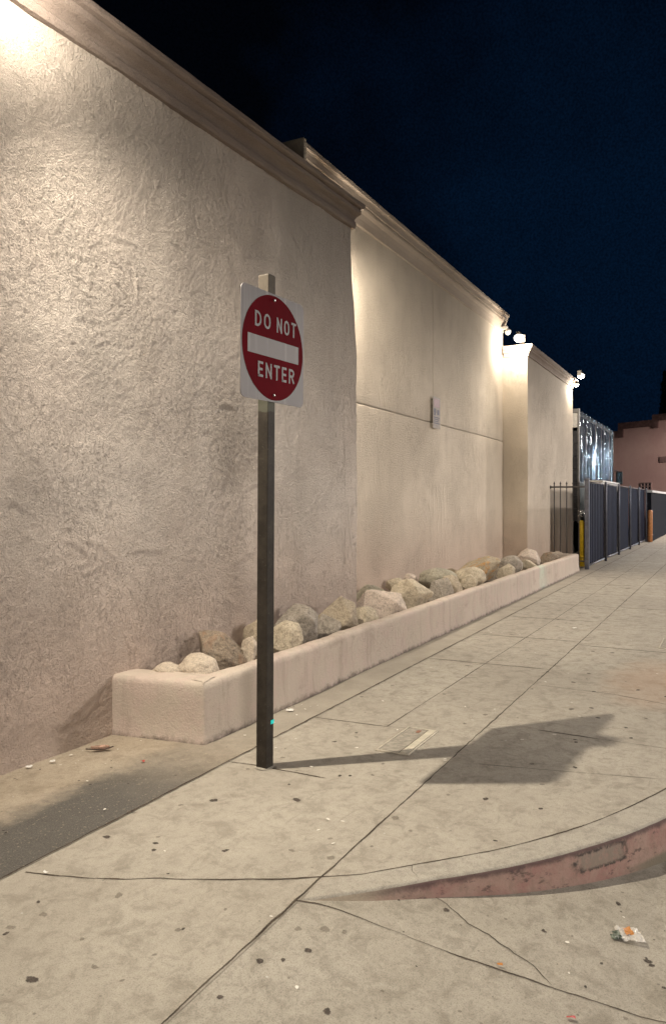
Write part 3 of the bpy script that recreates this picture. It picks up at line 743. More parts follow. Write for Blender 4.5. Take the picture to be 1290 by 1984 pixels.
# lamps outside the frame: cool ones follow the truck's glints, others are added fill
def street_or_fill_lamp(loc, rz, watts, colr, label, rad, cone=165, top=8.0):
    t = empty('street_or_fill_lamp', loc, rz); tag(t, label, 'street lamp', 'street lamps along the road')
    b = bmesh.new(); tube(b, [(0, 0, 0), (0, 0, .3), (0, 0, .32), (0, 0, top)], [.14, .14, .10, .06], 14); obj('pole', b, M['galv'], t)
    b = bmesh.new(); tube(b, [(0, 0, top - .1), (.5, 0, top + .25), (1.6, 0, top + .4)], .035, 10); obj('arm', b, M['galv'], t)
    b = bmesh.new(); box(b, 1.5, 2.1, -.16, .16, top + .34, top + .46, bev=.03); obj('lamp_head', b, M['lamp_body'], t)
    b = bmesh.new(); box(b, 1.6, 2.05, -.12, .12, top + .31, top + .338, bev=.008); obj('lens', b, M['lens_cool'] if colr == COOL else M['lens'], t)
    ld = bpy.data.lights.new('street_or_fill_light', 'SPOT'); ld.energy = watts; ld.color = colr; ld.shadow_soft_size = rad; ld.spot_size = R(cone); ld.spot_blend = .2
    lo = bpy.data.objects.new('street_or_fill_light', ld); COL.objects.link(lo); lo.parent = t; lo.location = (1.83, 0, top + .15)
    return t
NEUT = (1, .925, .86)
street_or_fill_lamp((-9, -9, -.2), R(60), P_FILL_LEFT, NEUT, 'added warm fill lamp behind the viewer on the near side of the road', .9, 178, 5.2)  # added unseen lamp, fills the near wall from the front
street_or_fill_lamp((17, -14.5, -.2), R(90), P_FILL_RIGHT, NEUT, 'added warm fill lamp across the road opposite the planter', .9, 178, 5.6)  # added unseen lamp, evens out the light along the walls
street_or_fill_lamp((27, -6.5, -.2), R(90), P_STREET_COOL, COOL, 'cool white street lamp across the road from the gate', .2, 112)
street_or_fill_lamp((38, -7, -.2), R(90), P_FILL_FAR, (1, .88, .80), 'added fill lamp facing the pink building', .25, 178)  # added unseen lamp to brighten the pink facade
street_or_fill_lamp((112, -27, -.2), R(120), P_STREET_DOWN, COOL, 'cool street lamp far down the road', .25, 178)
street_or_fill_lamp((176, -40, -.2), R(120), P_STREET_DOWN * 2, COOL, 'most distant cool street lamp down the road', .25, 178)

# ================================================================ SIGN AND POST
base = G(513, 1486)
sgn = empty('do_not_enter_sign', base)
tag(sgn, 'red and white DO NOT ENTER sign on a square brown post standing in the sidewalk', 'road sign')
# sign plane direction measured in camera axes, turned to world
def cam2w(cx, cz): return Vector((cx * UX + cz * UY, -cx * UY + cz * UX, 0))
sd = cam2w(.512, .859).normalized()               # along the sign, near edge -> far edge
sn = cam2w(.859, -.512).normalized()              # facing side
rot = Matrix(((sd.x, -sn.x, 0), (sd.y, -sn.y, 0), (0, 0, 1))).to_4x4()   # local x = along, local y = back
lean = Matrix.Rotation(R(.27), 4, Vector((UY, UX, 0)))
def put(bm_): bmesh.ops.transform(bm_, matrix=rot, verts=bm_.verts); bmesh.ops.transform(bm_, matrix=lean, verts=bm_.verts); return bm_
S = .070
b = bmesh.new()
box(b, -S / 2, S / 2, -S / 2, S / 2, -.05, 2.775, bev=.004)
for z in (): pass
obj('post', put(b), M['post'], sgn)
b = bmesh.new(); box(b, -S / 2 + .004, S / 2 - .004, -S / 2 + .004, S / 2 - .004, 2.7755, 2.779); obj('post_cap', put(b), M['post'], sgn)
# ragged concrete collar at the foot
SZ = .610; zc = 2.365; fy = -S / 2 - .003; TH = .0035; xo = .012
def rrect(w_, h_, r, n=6):
    out = []
    for cx_, cy_, a0 in ((w_ - r, h_ - r, 0), (-w_ + r, h_ - r, 90), (-w_ + r, -h_ + r, 180), (w_ - r, -h_ + r, 270)):
        for i in range(n + 1):
            a = R(a0 + 90 * i / n); out.append((cx_ + r * math.cos(a), cy_ + r * math.sin(a)))
    return out
def plate(bm_, pts, y, th, cx_=0, cz_=0, mi=0):
    fr = [bm_.verts.new((x + cx_, y - th, z + cz_)) for x, z in pts]; bk = [bm_.verts.new((x + cx_, y, z + cz_)) for x, z in pts]
    f = bm_.faces.new(fr); f.material_index = mi; bm_.faces.new(bk[::-1])
    for i in range(len(pts)):
        j = (i + 1) % len(pts); f = bm_.faces.new((fr[i], bk[i], bk[j], fr[j])); f.material_index = mi
b = bmesh.new(); plate(b, rrect(SZ / 2, SZ / 2, .038), fy, TH, xo, zc); bmesh.ops.recalc_face_normals(b, faces=b.faces)
panel_o = obj('sign_panel', put(b), M['sign_white'], sgn)
b = bmesh.new(); rd = SZ * .482
plate(b, [(rd * math.cos(a), rd * math.sin(a)) for a in [i * 2 * math.pi / 72 for i in range(72)]], fy - TH, .0012, xo, zc); bmesh.ops.recalc_face_normals(b, faces=b.faces)
obj('red_disc', put(b), M['sign_red'], sgn)
y2 = fy - TH - .0012
b = bmesh.new(); plate(b, rrect(SZ * .405, SZ * .084, .003, 2), y2, .0008, xo, zc - .005); bmesh.ops.recalc_face_normals(b, faces=b.faces)
obj('white_bar', put(b), M['sign_white'], sgn)
def stroke_word(bm_, word, width, height, cx_, cz_, y, th, sw):
    """highway style letters from strokes"""
    SH = {
     'D': [[(0, 0), (0, 1)], [(0, 1), (.45, 1), (.78, .88), (.95, .68), (1, .5), (.95, .32), (.78, .12), (.45, 0), (0, 0)]],
     'O': [[(.5, 1), (.2, .93), (.03, .74), (0, .5), (.03, .26), (.2, .07), (.5, 0), (.8, .07), (.97, .26), (1, .5), (.97, .74), (.8, .93), (.5, 1)]],
     'N': [[(0, 0), (0, 1)], [(0, 1), (1, 0)], [(1, 0), (1, 1)]],
     'T': [[(0, 1), (1, 1)], [(.5, 1), (.5, 0)]],
     'E': [[(0, 0), (0, 1)], [(0, 1), (.95, 1)], [(0, .5), (.8, .5)], [(0, 0), (.95, 0)]],
     'R': [[(0, 0), (0, 1)], [(0, 1), (.6, 1), (.88, .92), (1, .76), (.88, .58), (.6, .5), (0, .5)], [(.5, .5), (1, 0)]]}
    WD = {'D': .62, 'O': .66, 'N': .64, 'T': .60, 'E': .54, 'R': .62, ' ': .42}
    gap = .24; tot = sum(WD[c] for c in word) + gap * (len(word) - 1); k = width / tot; x = -width / 2
    hh = height - sw; lay = 0
    for c in word:
        w0 = WD[c] * k
        if c != ' ':
            for pl in SH[c]:
                lay += 1; yy = y - (lay % 3) * .00005
                P = [Vector((x + sw / 2 + px_ * (w0 - sw), -height / 2 + sw / 2 + py_ * hh)) for px_, py_ in pl]
                diag = c in 'N' and len(pl) == 2 and pl[0][0] != pl[1][0]
                clos = (P[0] - P[-1]).length < 1e-6
                L_, R_ = [], []
                for i, p in enumerate(P):
                    if clos: a = P[i - 1] if i else P[-2]; bq = P[i + 1] if i < len(P) - 1 else P[1]
                    else: a = P[max(i - 1, 0)]; bq = P[min(i + 1, len(P) - 1)]
                    t_ = (bq - a).normalized(); n_ = Vector((-t_.y, t_.x))
                    e_ = Vector((0, 0))
                    if not clos and i == 0: e_ = -t_ * sw / 2
                    if not clos and i == len(P) - 1: e_ = t_ * sw / 2
                    if diag or (c == 'R' and len(pl) == 2 and pl[0][0] == .5): e_ = e_ * .6
                    L_.append(p + e_ + n_ * sw / 2); R_.append(p + e_ - n_ * sw / 2)
                for i in range(len(P) - 1):
                    q = [L_[i], L_[i + 1], R_[i + 1], R_[i]]
                    plate(bm_, [(v.x, v.y) for v in q][::-1], yy, th, cx_, cz_)
        x += w0 + gap * k
for wd_, w_, cx_ in (('DO', .238, -.178), ('NOT', .322, .200)):
    b = bmesh.new(); stroke_word(b, wd_, SZ * w_, SZ * .140, xo + SZ * cx_, zc + SZ * .225, y2, .0009, .0135); obj('lettering', put(b), M['sign_white'], sgn)
b = bmesh.new(); stroke_word(b, 'ENTER', SZ * .585, SZ * .140, xo + .026, zc - SZ * .222, y2, .0009, .0135); obj('lettering', put(b), M['sign_white'], sgn)
for z in (zc + SZ * .44, zc - SZ * .435):
    b = bmesh.new(); tube(b, [(0.008, y2 - .0002, z), (0.008, y2 - .006, z), (0.008, y2 - .008, z)], [.008, .008, .005], 6, smooth=False); obj('bolt', put(b), M['bolt'], sgn)
# teal tape on the post's edge, scrap of clear tape under the sign
b = bmesh.new(); zt = .245
box(b, .006, S / 2 + .002, -S / 2 - .002, S / 2 - .03, zt, zt + .022); obj('teal_tape', put(b), M['teal'], sgn)
b = bmesh.new()
g = grid(b, lin(0, 1, 5), lin(0, 1, 10), lambda u, v: (S / 2 + .002 + .022 * u * (1 - v * .3) + .006 * fbm(u * 3, v * 4, 2), -.01 + .02 * fbm(u * 4, v * 6, 5), 2.03 - .16 * v + .006 * fbm(u * 5, v * 5, 8)))
r_ = bmesh.ops.solidify(b, geom=b.faces[:], thickness=.0008); obj('tape_scrap', put(b), M['clear'], sgn)
# grout blob round the foot
b = bmesh.new(); blob(b, (0, 0), .058, .004, 0, 31, 1, 20, .006); obj('grout_collar', put(b), M['curb_top'], sgn)

# ================================================================ PLANTER
pl = empty('stucco_planter', (3.9, 2.89, 0)); tag(pl, 'long low pinkish stucco planter filled with boulders at the foot of the wall', 'planter')
YP0, TW, HP = 2.885, .13, .378
ppr = [(-.020, -.02), (-.014, .02), (-.006, .07), (0, .16), (.001, .25), (0, .335), (.004, .358), (.012, .371), (.028, HP), (.07, HP + .004), (TW - .02, HP), (TW - .004, .366), (TW, .34), (TW + .004, .12)]
st = []                                            # x, y, inward normal, ledge width factor
for t_ in lin(0, .97, 34): st.append((3.80 + .10 * t_, 3.62 - .735 * t_, .99, .13, 2.1))
st += [(3.899, 2.892, .99, .35, 1.9), (3.901, 2.886, .8, .8, 1.7), (3.906, 2.883, .35, 1, 1.5)]
for x in lin(3.94, 8, 170) + lin(8, 17.18, 90)[1:]: st.append((x, YP0, 0, 1, max(1, 1.45 - (x - 3.94) * .8)))
st += [(17.235, 2.886, -.5, 1, 1), (17.25, 2.90, -1, .4, 1)]
for y in lin(2.95, 3.62, 20): st.append((17.25, y, -1, 0, 1))
b = bmesh.new(); rows = []
for x, y, nx, ny, wf_ in st:
    bul = .012 * fbm(x * .9, 0, 3, 3); row = []
    for q_, (o, z) in enumerate(ppr):
        oo = o * (wf_ if o > .03 else 1) + .005 * fbm(x * 4 + y * 3, z * 7, 1, 3)
        row.append(b.verts.new((x + nx * oo, y + ny * oo + bul * (ny > .5), z + (.006 * fbm(x * 2.7 + y * 3, 5, o * 6, 4) + .003 * fbm(x * 16 + y * 17, 2, o * 9, 3) if z > .3 else 0))))
    rows.append(row)
for a, c in zip(rows, rows[1:]):
    for j in range(len(ppr) - 1): b.faces.new((a[j], c[j], c[j + 1], a[j + 1])).smooth = True
bmesh.ops.recalc_face_normals(b, faces=b.faces)
local(obj('rim_wall', b, M['planter'], pl), pl)
b = bmesh.new(); grid(b, lin(3.98, 17.2, 120), lin(YP0 + TW - .02, 4.16, 10), lambda x, y: (x, y, .27 + .03 * fbm(x * 2, y * 2, 0, 3)))
local(obj('soil', b, M['soil'], pl), pl)
# ================================================================ ROCKS
def rock(px0, py0, px1, py1, y, mat, seed, label, flat=1.0, depth=None, cuts=9, tilt=0, soft=False, prof=None):
    pxc = (px0 + px1) / 2; x, Z = onY(pxc, y)
    wd = (px1 - px0) / F * Z * 1.06; zt_ = Hz(py0, Z); zb_ = min(Hz(py1, Z), zt_ - .06) - .06
    hh = zt_ - zb_; dp = depth or min(wd * .75, .42)
    rnd = random.Random(seed)
    b = bmesh.new(); npt = rnd.choice((14, 16, 18, 22))
    if soft: bmesh.ops.create_icosphere(b, subdivisions=4, radius=1)
    for i in range(0 if soft else npt):
        while True:
            p = Vector((rnd.uniform(-1, 1), rnd.uniform(-1, 1), rnd.uniform(-1, 1)))
            if .2 < p.length < 1: break
        p.normalize(); p = Vector([math.copysign(abs(c) ** .75, c) for c in p]) * rnd.uniform(.86, 1.05); p.x *= 1.05 - .22 * p.z; p.y *= 1.05 - .22 * p.z; b.verts.new(p)
    if not soft:
        bmesh.ops.convex_hull(b, input=b.verts[:])
        for v in [v for v in b.verts if not v.link_faces]: b.verts.remove(v)
        bmesh.ops.dissolve_limit(b, angle_limit=R(14), verts=b.verts[:], edges=b.edges[:])
        bmesh.ops.bevel(b, geom=b.edges[:], offset=.055, segments=2, affect='EDGES', profile=.5)
        bmesh.ops.triangulate(b, faces=b.faces[:])
        for _ in range(3):
            long_ = [e for e in b.edges if e.calc_length() > .11]
            if long_: bmesh.ops.subdivide_edges(b, edges=long_, cuts=1, use_grid_fill=False); bmesh.ops.triangulate(b, faces=[f for f in b.faces if len(f.verts) > 3])
    for v in b.verts:
        p = v.co
        v.co = p * (1 + (.10 if soft else .035) * fbm(p.x * (1.1 if soft else 2.2) + seed, p.y * (1.1 if soft else 2.2), p.z * 2.2, 5) + (.004 if soft else .013) * fbm(p.x * 9, p.y * 9, p.z * 9 + seed, 3))
    # scale along camera axes so the measured width and height are kept
    cr_ = Vector((UX, -UY, 0)); cf = Vector((UY, UX, 0))
    if tilt: bmesh.ops.rotate(b, cent=(0, 0, 0), matrix=Matrix.Rotation(R(tilt), 3, cf), verts=b.verts)
    mnx = min(v.co.dot(cr_) for v in b.verts); mxx = max(v.co.dot(cr_) for v in b.verts)
    mnz = min(v.co.z for v in b.verts); mxz = max(v.co.z for v in b.verts)
    for v in b.verts:
        a = ((v.co.dot(cr_) - mnx) / (mxx - mnx) - .5) * wd; c = v.co.dot(cf) * dp / 2; z = (v.co.z - mnz) / (mxz - mnz) * hh
        v.co = cr_ * a + cf * c + Vector((0, 0, z))
    o = obj('rock', b, RM[mat], None, True, (x, y, zb_))
    tag(o, label, 'rock', 'rocks heaped in the planter'); return o
RK = [
 (346,1266,423,1309,3.22,'pale',1,'smooth pale domed rock set at the near end of the planter',dict(soft=True,cuts=3,depth=.34)),
 (296,1283,356,1310,3.33,'pale',2,'small pale lump beside the domed rock nearest the wall',dict(soft=True,cuts=4,depth=.2)),
 (387,1221,477,1285,3.34,'brown',36,'large dark brown jagged rock, second from the near end',dict(cuts=11)),
 (456,1231,500,1273,3.24,'pale',4,'small pale rock wedged between the brown rock and the post',{}),
 (471,1200,536,1262,3.36,'tan',5,'tan rock partly hidden behind the sign post',{}),
 (528,1203,586,1257,3.16,'cream',45,'cream rough rock just right of the sign post',dict(cuts=6)),
 (532,1171,614,1242,3.32,'grey',8,'big grey granite rock leaning over the cream one by the post',dict(cuts=12,tilt=12)),
 (603,1189,659,1231,3.22,'grey',10,'low dark grey rock between the granite and the pointed tan rock',dict(tilt=15)),
 (618,1154,692,1219,3.24,'tan',11,'pointed tan rock shaped like a tent near the wall corner',dict(cuts=10,tilt=-10)),
 (676,1173,738,1208,3.14,'cream',12,'low tan rock in front of the wall corner against the planter rim',{}),
 (682,1142,790,1191,3.32,'pink',13,'wide pale pinkish boulder just past the wall corner',dict(cuts=7)),
 (682,1132,752,1165,3.62,'green',14,'greenish rock behind the wide pinkish boulder',{}),
 (750,1121,838,1172,3.24,'cream',15,'large blocky cream boulder with a grey right side',dict(cuts=12)),
 (748,1119,790,1140,3.66,'cream',16,'pale rock showing behind the left of the blocky boulder',{}),
 (781,1111,809,1128,3.80,'pink',17,'smallest pink pebble-like rock at the back against the wall',dict(soft=True)),
 (812,1100,884,1132,3.50,'green',18,'rounded greenish grey rock behind the faceted ones',dict(soft=True,cuts=5)),
 (826,1119,876,1159,3.24,'grey',19,'faceted grey rock right of the blocky boulder',dict(cuts=12)),
 (849,1113,894,1146,3.16,'tan',20,'wedge shaped tan rock beside the faceted grey one',{}),
 (858,1101,893,1122,3.72,'tan',42,'dull tan rock at the back, left of the rust stained boulder',{}),
 (889,1112,923,1140,3.12,'cream',21,'small cream rock low against the rim',{}),
 (874,1077,965,1123,3.42,'rust',22,'long boulder with orange rust stains, largest in the far half',dict(cuts=9,depth=.6)),
 (882,1098,940,1131,3.20,'cream',23,'rounded cream rock lying in front of the rust stained boulder',dict(soft=True,cuts=5)),
 (943,1082,968,1104,3.70,'pale',24,'pale chip of rock behind the right end of the rusty boulder',{}),
 (960,1092,997,1118,3.18,'cream',25,'yellowish low rock right of the rust stained boulder',{}),
 (966,1076,1011,1107,3.36,'grey',26,'smooth blue grey rock among the far pale ones',dict(soft=True,cuts=5)),
 (995,1063,1046,1092,3.50,'pink',27,'pinkish white boulder standing highest at the far end',dict(cuts=9)),
 (1007,1084,1043,1102,3.18,'cream',28,'flat cream rock in front of the pinkish white boulder',{}),
 (1040,1069,1082,1090,3.30,'brown',29,'brownish flat rock second from the far end',{}),
 (1060,1068,1106,1084,3.32,'pale',30,'thin pale slab of rock at the very far end of the planter',dict(cuts=6)),
]
for (a, b_, c, d, y, m, sd_, lab, kw) in RK: rock(a, b_, c, d, y, m, sd_, lab, **kw)

# ================================================================ SMALL SIGN, CAMERA ON THE SET-BACK WALL
xs, Zs_ = onY(845, Y2 - .04)
ws = empty('wall_notice', (xs, Y2 - .045, 2.72 + .17)); tag(ws, 'small white notice with a red header mounted on the set-back wall', 'notice')
b = bmesh.new(); box(b, -.165, .165, 0, .004, -.245, .245, bev=.001); obj('notice_plate', b, simple('aged_notice_white', (.31, .27, .235), .7), ws)
b = bmesh.new(); box(b, -.125, .125, -.0016, -.0002, .085, .215); obj('red_header', b, simple('faded_notice_red', (.27, .15, .16), .6), ws)
b = bmesh.new()
box(b, -.135, -.03, -.0016, -.0002, .0, .06); box(b, -.12, -.05, -.0018, -.0002, -.045, .02)
for i, z in enumerate((-.075, -.105, -.135, -.165)): box(b, -.13 + .01 * (i % 2), .13 - .03 * (i % 3), -.0016, -.0002, z - .008, z + .008)
box(b, .02, .12, -.0016, -.0002, -.03, .05)
obj('notice_print', b, simple('notice_ink', (.10, .10, .14), .7), ws)
for x in (-.12, .12):
    b = bmesh.new(); tube(b, [(x, .004, .2), (x, .045, .2)], .008, 8); obj('stand_off', b, M['bolt'], ws)
xq, Zq = onY(971, Y2 - .15)
sc_ = empty('security_camera', (15.45, Y2 - .16, Hz(634, Zq))); tag(sc_, 'small white dome camera under the end of the high cornice', 'camera')
b = bmesh.new(); bmesh.ops.create_uvsphere(b, u_segments=16, v_segments=10, radius=.06); bmesh.ops.scale(b, vec=(1, 1, 1.1), verts=b.verts); obj('dome', b, M['truck_white'], sc_, True)
b = bmesh.new(); box(b, -.05, .05, .0, .16, .04, .11, bev=.01); obj('bracket', b, M['truck_white'], sc_)

# ================================================================ UTILITY COVERS
def cover(x0, x1, y0, y1_, label):
    t = empty('utility_cover', (x0, y0, 0)); tag(t, label, 'utility cover', 'utility box covers in the sidewalk')
    L_, W_ = x1 - x0, y1_ - y0
    b = bmesh.new()
    box(b, 0, L_, 0, .012, .0, .006, bev=.001); box(b, 0, L_, W_ - .012, W_, .0, .006, bev=.001)
    box(b, 0, .012, .0125, W_ - .0125, .0, .006, bev=.001); box(b, L_ - .012, L_, .0125, W_ - .0125, .0, .006, bev=.001)
    obj('frame', b, M['steel_dull'], t)
    b = bmesh.new(); box(b, .02, L_ - .02, .016, .062, .0, .0085, bev=.002); obj('rim_plate', b, simple('pale_rim', (.50, .45, .35), .6), t)
    b = bmesh.new(); box(b, .016, L_ - .016, .07, W_ - .016, -.004, .0045, bev=.001); obj('lid', b, M['lid'], t)
    b = bmesh.new(); box(b, L_ - .10, L_ - .05, .10, .125, .004, .007, bev=.001); obj('lift_slot', b, simple('rusty_slot', (.25, .11, .06), .7), t)
cover(4.27, 4.81, 1.685, 1.90, 'grey utility box lid with a pale metal rim where the post shadow crosses')
cover(8.57, 9.21, .25, .645, 'small pale rimmed utility lid at the right edge beyond the cross joint')

# ================================================================ FENCES, GATE, BOLLARDS
gp = G(1134, 1104); YG = gp.y
pf = empty('picket_fence', (17.88, 3.2, 0)); tag(pf, 'short dark iron picket fence closing the gap between planter and far wall', 'fence')
zt_rail = 1.83
b = bmesh.new(); box(b, -.018, .018, -.38, .41, zt_rail - .018, zt_rail + .018, bev=.004); obj('top_rail', b, M['iron'], pf); b = bmesh.new(); box(b, -.015, .015, -.38, .41, .16, .19, bev=.004); obj('bottom_rail', b, M['iron'], pf)
for px in (1073, 1085, 1097, 1109, 1121):
    # find y where this column meets X = 17.88
    a = ray(px); k_ = 17.88 / a[0]; y = a[1] * k_ - 3.2
    b = bmesh.new(); box(b, -.010, .010, y - .010, y + .010, .03, 1.90, bev=.002)
    bmesh.ops.create_cone(b, segments=8, radius1=.022, radius2=.004, depth=.06, cap_ends=True, matrix=Matrix.Translation((0, y, 1.925))); obj('picket', b, M['iron'], pf)
b = bmesh.new(); bmesh.ops.create_uvsphere(b, u_segments=10, v_segments=8, radius=.04, matrix=Matrix.Translation((0, .42, zt_rail))); obj('rail_end', b, M['iron'], pf, True)

sf = empty('slatted_fence', (17.88, YG, 0)); tag(sf, 'long dark fence of vertical slats between galvanised posts beside the sidewalk', 'fence')
posts = [17.88] + [onY(px, YG)[0] for px in (1170, 1195.5, 1217.5, 1235, 1249)]
for i, x in enumerate(posts):
    hp = 1.98 if i else 2.02
    b = bmesh.new()
    if i == 0: box(b, -.045, .045, -.045, .045, -.02, hp, bev=.006)
    else:
        tube(b, [(x - 17.88, -.035, -.02), (x - 17.88, -.035, hp), (x - 17.88, -.035, hp + .03)], [.032, .032, .012], 12)
    obj('post', b, M['galv'], sf)
for a, c in zip(posts, posts[1:]):
    b = bmesh.new(); n = int((c - a - .1) / .12); x0 = a - 17.88 + .05; L_ = c - a - .10
    for j in range(n):
        xa = x0 + L_ * j / n; xb = x0 + L_ * (j + .86) / n; dz = .012 * noise.noise(Vector((xa * 7, 1, 2)))
        box(b, xa, xb, .008 * (j % 2), .008 * (j % 2) + .012, .09 + dz, 1.93 + dz, bev=.004)
    obj('slat_panel', b, M['slats'], sf)
    b = bmesh.new(); tube(b, [(x0 - .04, -.012, .07), (x0 + L_ + .04, -.012, .07)], .016, 8); obj('bottom_rail', b, M['galv'], sf)
    b = bmesh.new(); tube(b, [(x0 - .04, -.012, 1.945), (x0 + L_ + .04, -.012, 1.945)], .013, 8); obj('top_rail', b, M['iron'], sf)

def bollard(px, pyt, pyb, rad, mat, label, cap=None):
    p = G(px, pyb); t = empty('bollard', p); tag(t, label, 'bollard')
    dep = F * H / (pyb - HOR); h_ = (pyb - pyt) / F * dep
    b = bmesh.new(); tube(b, [(0, 0, -.02), (0, 0, h_ - .05), (0, 0, h_ - .015), (0, 0, h_)], [rad, rad, rad * .8, rad * .3], 20); obj('pipe', b, mat, t)
    b = bmesh.new(); tube(b, [(0, 0, h_ * .22), (0, 0, h_ * .22 + .03)], [rad * 1.12] * 2, 20); obj('band', b, mat, t)
    b = bmesh.new(); tube(b, [(0, 0, -.01), (0, 0, .02)], [rad * 1.6, rad * 1.3], 20); obj('footing', b, M['curb_top'], t)
    return t, h_
t, hb = bollard(1126.5, 1008, 1099, .055, M['yellow'], 'yellow pipe bollard behind the gate post at the planter end')
t2, _ = bollard(1258.5, 988, 1051, .085, M['orange'], 'orange bollard at the far end of the slatted fence')
ch = empty('gate_latch', (t.location.x, t.location.y, hb)); tag(ch, 'shiny steel latch and chain wrapped above the yellow bollard', 'chain')
b = bmesh.new(); tube(b, [(0, 0, 0.0), (0, 0, .16)], .035, 12); obj('latch_body', b, M['rubber'], ch)
for i in range(3):
    b = bmesh.new(); pts = [(.085 * math.cos(a), .085 * math.sin(a), .10 + i * .055 + .012 * math.sin(3 * a + i)) for a in lin(0, 2 * math.pi, 20)]
    tube(b, pts, .012, 6); obj('chain_loop', b, M['chain'], ch)

# ================================================================ TRUCK
YT = 3.77; TX0 = 22.5; TX1 = onY(1189, YT)[0]; TL = TX1 - TX0; TT = 4.09
tr = empty('box_truck', (TX0, YT, 0)); tag(tr, 'box truck with a shiny corrugated metal body parked behind the slatted fence', 'truck')
b = bmesh.new(); per = .62; xs_ = []; x = 0.10
prof = []
while x < TL - .35:
    for q_ in range(8): prof.append((x + q_ / 8 * per, (.055 + .035 * noise.noise(Vector((x * 1.7, 3, 1)))) * (1 - math.cos(q_ / 8 * 2 * math.pi))))
    x += per
cor = [(TL - .35 + .35 * math.sin(a), .35 - .35 * math.cos(a)) for a in lin(0, math.pi / 2, 6)]
prof = prof + cor
zr = lin(.95, TT - .16, 5) + [TT - .13, TT - .12, TT]
g = grid(b, range(len(prof)), zr, lambda i, z: (prof[i][0], prof[i][1] + (.0 if z < TT - .125 else -.02) + .012 * fbm(prof[i][0] * .8, z * 1.2, 3, 3) * (1 if z < TT - .2 else 0), z - .10 * max(0, prof[i][0] - TL + 1) ))
bmesh.ops.recalc_face_normals(b, faces=b.faces)
obj('corrugated_side', b, M['corr'], tr, True)
b = bmesh.new(); box(b, .10, TL - .36, .20, 2.4, .95, TT - .01); obj('cargo_box', b, M['truck_dark'], tr)
b = bmesh.new(); box(b, 0, .098, -.02, .030, .9, TT + .03, bev=.006); box(b, 0, .098, 2.33, 2.42, .9, TT + .03, bev=.01); box(b, 0, .098, .0305, 2.329, TT - .09, TT + .03, bev=.01); obj('rear_frame', b, M['truck_grey'], tr)
b = bmesh.new(); box(b, .012, .097, .034, 2.32, TT - .50, TT - .10, bev=.008); obj('header_panel', b, M['truck_white'], tr)
b = bmesh.new()
for i in range(7): box(b, .03, .09, .034, 2.32, .95 + i * .365, .95 + (i + 1) * .365 - .01, bev=.006)
obj('rear_door', b, M['truck_dark'], tr)
b = bmesh.new(); box(b, .0, 8.5, .4, 2.0, .6, .94); obj('chassis', b, M['rubber'], tr)
b = bmesh.new(); box(b, TL + .15, TL + 1.9, .35, 2.2, .55, 2.3, bev=.08); box(b, TL + 1.9, TL + 2.7, .45, 2.1, .55, 1.4, bev=.08); obj('cab', b, M['truck_white'], tr)
for xw in (2.0, 6.0):
    for yw in (.18, 2.05):
        b = bmesh.new(); tube(b, [(xw, yw, .48), (xw, yw + .03, .48), (xw, yw + .22, .48), (xw, yw + .25, .48)], [.42, .48, .48, .42], 28); wh = obj('wheel', b, M['rubber'], tr)
        b = bmesh.new(); tube(b, [(xw, yw - .012, .48), (xw, yw + .05, .48)], [.22, .27], 20); r_ = obj('rim', b, M['galv'], tr); r_.parent = wh
pm = G(1199, 1500); mxx_, Zm = onY(1198, YT - .02)
b = bmesh.new()
mz = Hz(926, Zm); x_ = mxx_ - TX0
tube(b, [(TL + .2, .55, mz + .26), (x_, .1, mz + .28), (x_, -.02, mz + .24)], .015, 8); tube(b, [(TL + .2, .55, mz - .3), (x_, -.02, mz - .26)], .015, 8); mr = obj('mirror_arm', b, M['rubber'], tr)
b = bmesh.new(); box(b, x_ - .04, x_ + .06, -.16, .09, mz - .25, mz + .25, bev=.04); mh = obj('mirror', b, M['rubber'], tr); 
b = bmesh.new(); box(b, x_ - .044, x_ - .041, -.12, .05, mz - .20, mz + .20); q = obj('mirror_glass', b, M['mirror_glass'], tr); q.parent = mh

# pale storage locker just behind the fence
lk = empty('storage_locker', (21.6, 3.02, 0)); tag(lk, 'pale topped metal locker whose flat lid shows just above the slatted fence', 'locker')
b = bmesh.new(); box(b, 0, 3.4, 0, .42, 0, 2.02, bev=.01); obj('cabinet', b, M['truck_white'], lk)
b = bmesh.new(); box(b, -.03, 3.43, -.03, .45, 2.0205, 2.07, bev=.008); obj('lid', b, M['truck_white'], lk)
b = bmesh.new(); box(b, .2, 1.6, -.012, -.001, .15, 1.85, bev=.003); box(b, 1.75, 3.2, -.012, -.001, .15, 1.85, bev=.003); obj('door', b, M['truck_white'], lk)

# ================================================================ FAR END OF THE STREET
dw = empty('low_dark_wall', (31.2, 2.60, 0)); tag(dw, 'low dark wall with a pale cap running on past the orange bollard', 'wall')
b = bmesh.new(); box(b, 0, 60, 0, .18, -.05, 1.84); obj('wall_body', b, M['dark_wall'], dw)
b = bmesh.new(); box(b, 0, 60, -.04, .22, 1.843, 1.93, bev=.01); obj('cap', b, M['wall_cap'], dw)
# pink building facing back down the street
def CW(px, Z): return cam2w((px - CX) / F * Z, Z)
A = CW(1186, 50.0); B_ = CW(1345, 45.0); ang = math.atan2((B_ - A).y, (B_ - A).x); WL = (B_ - A).length
pb = empty('pink_building', A, ang); tag(pb, 'pink stucco building with a stepped dark coping closing the end of the street', 'building')
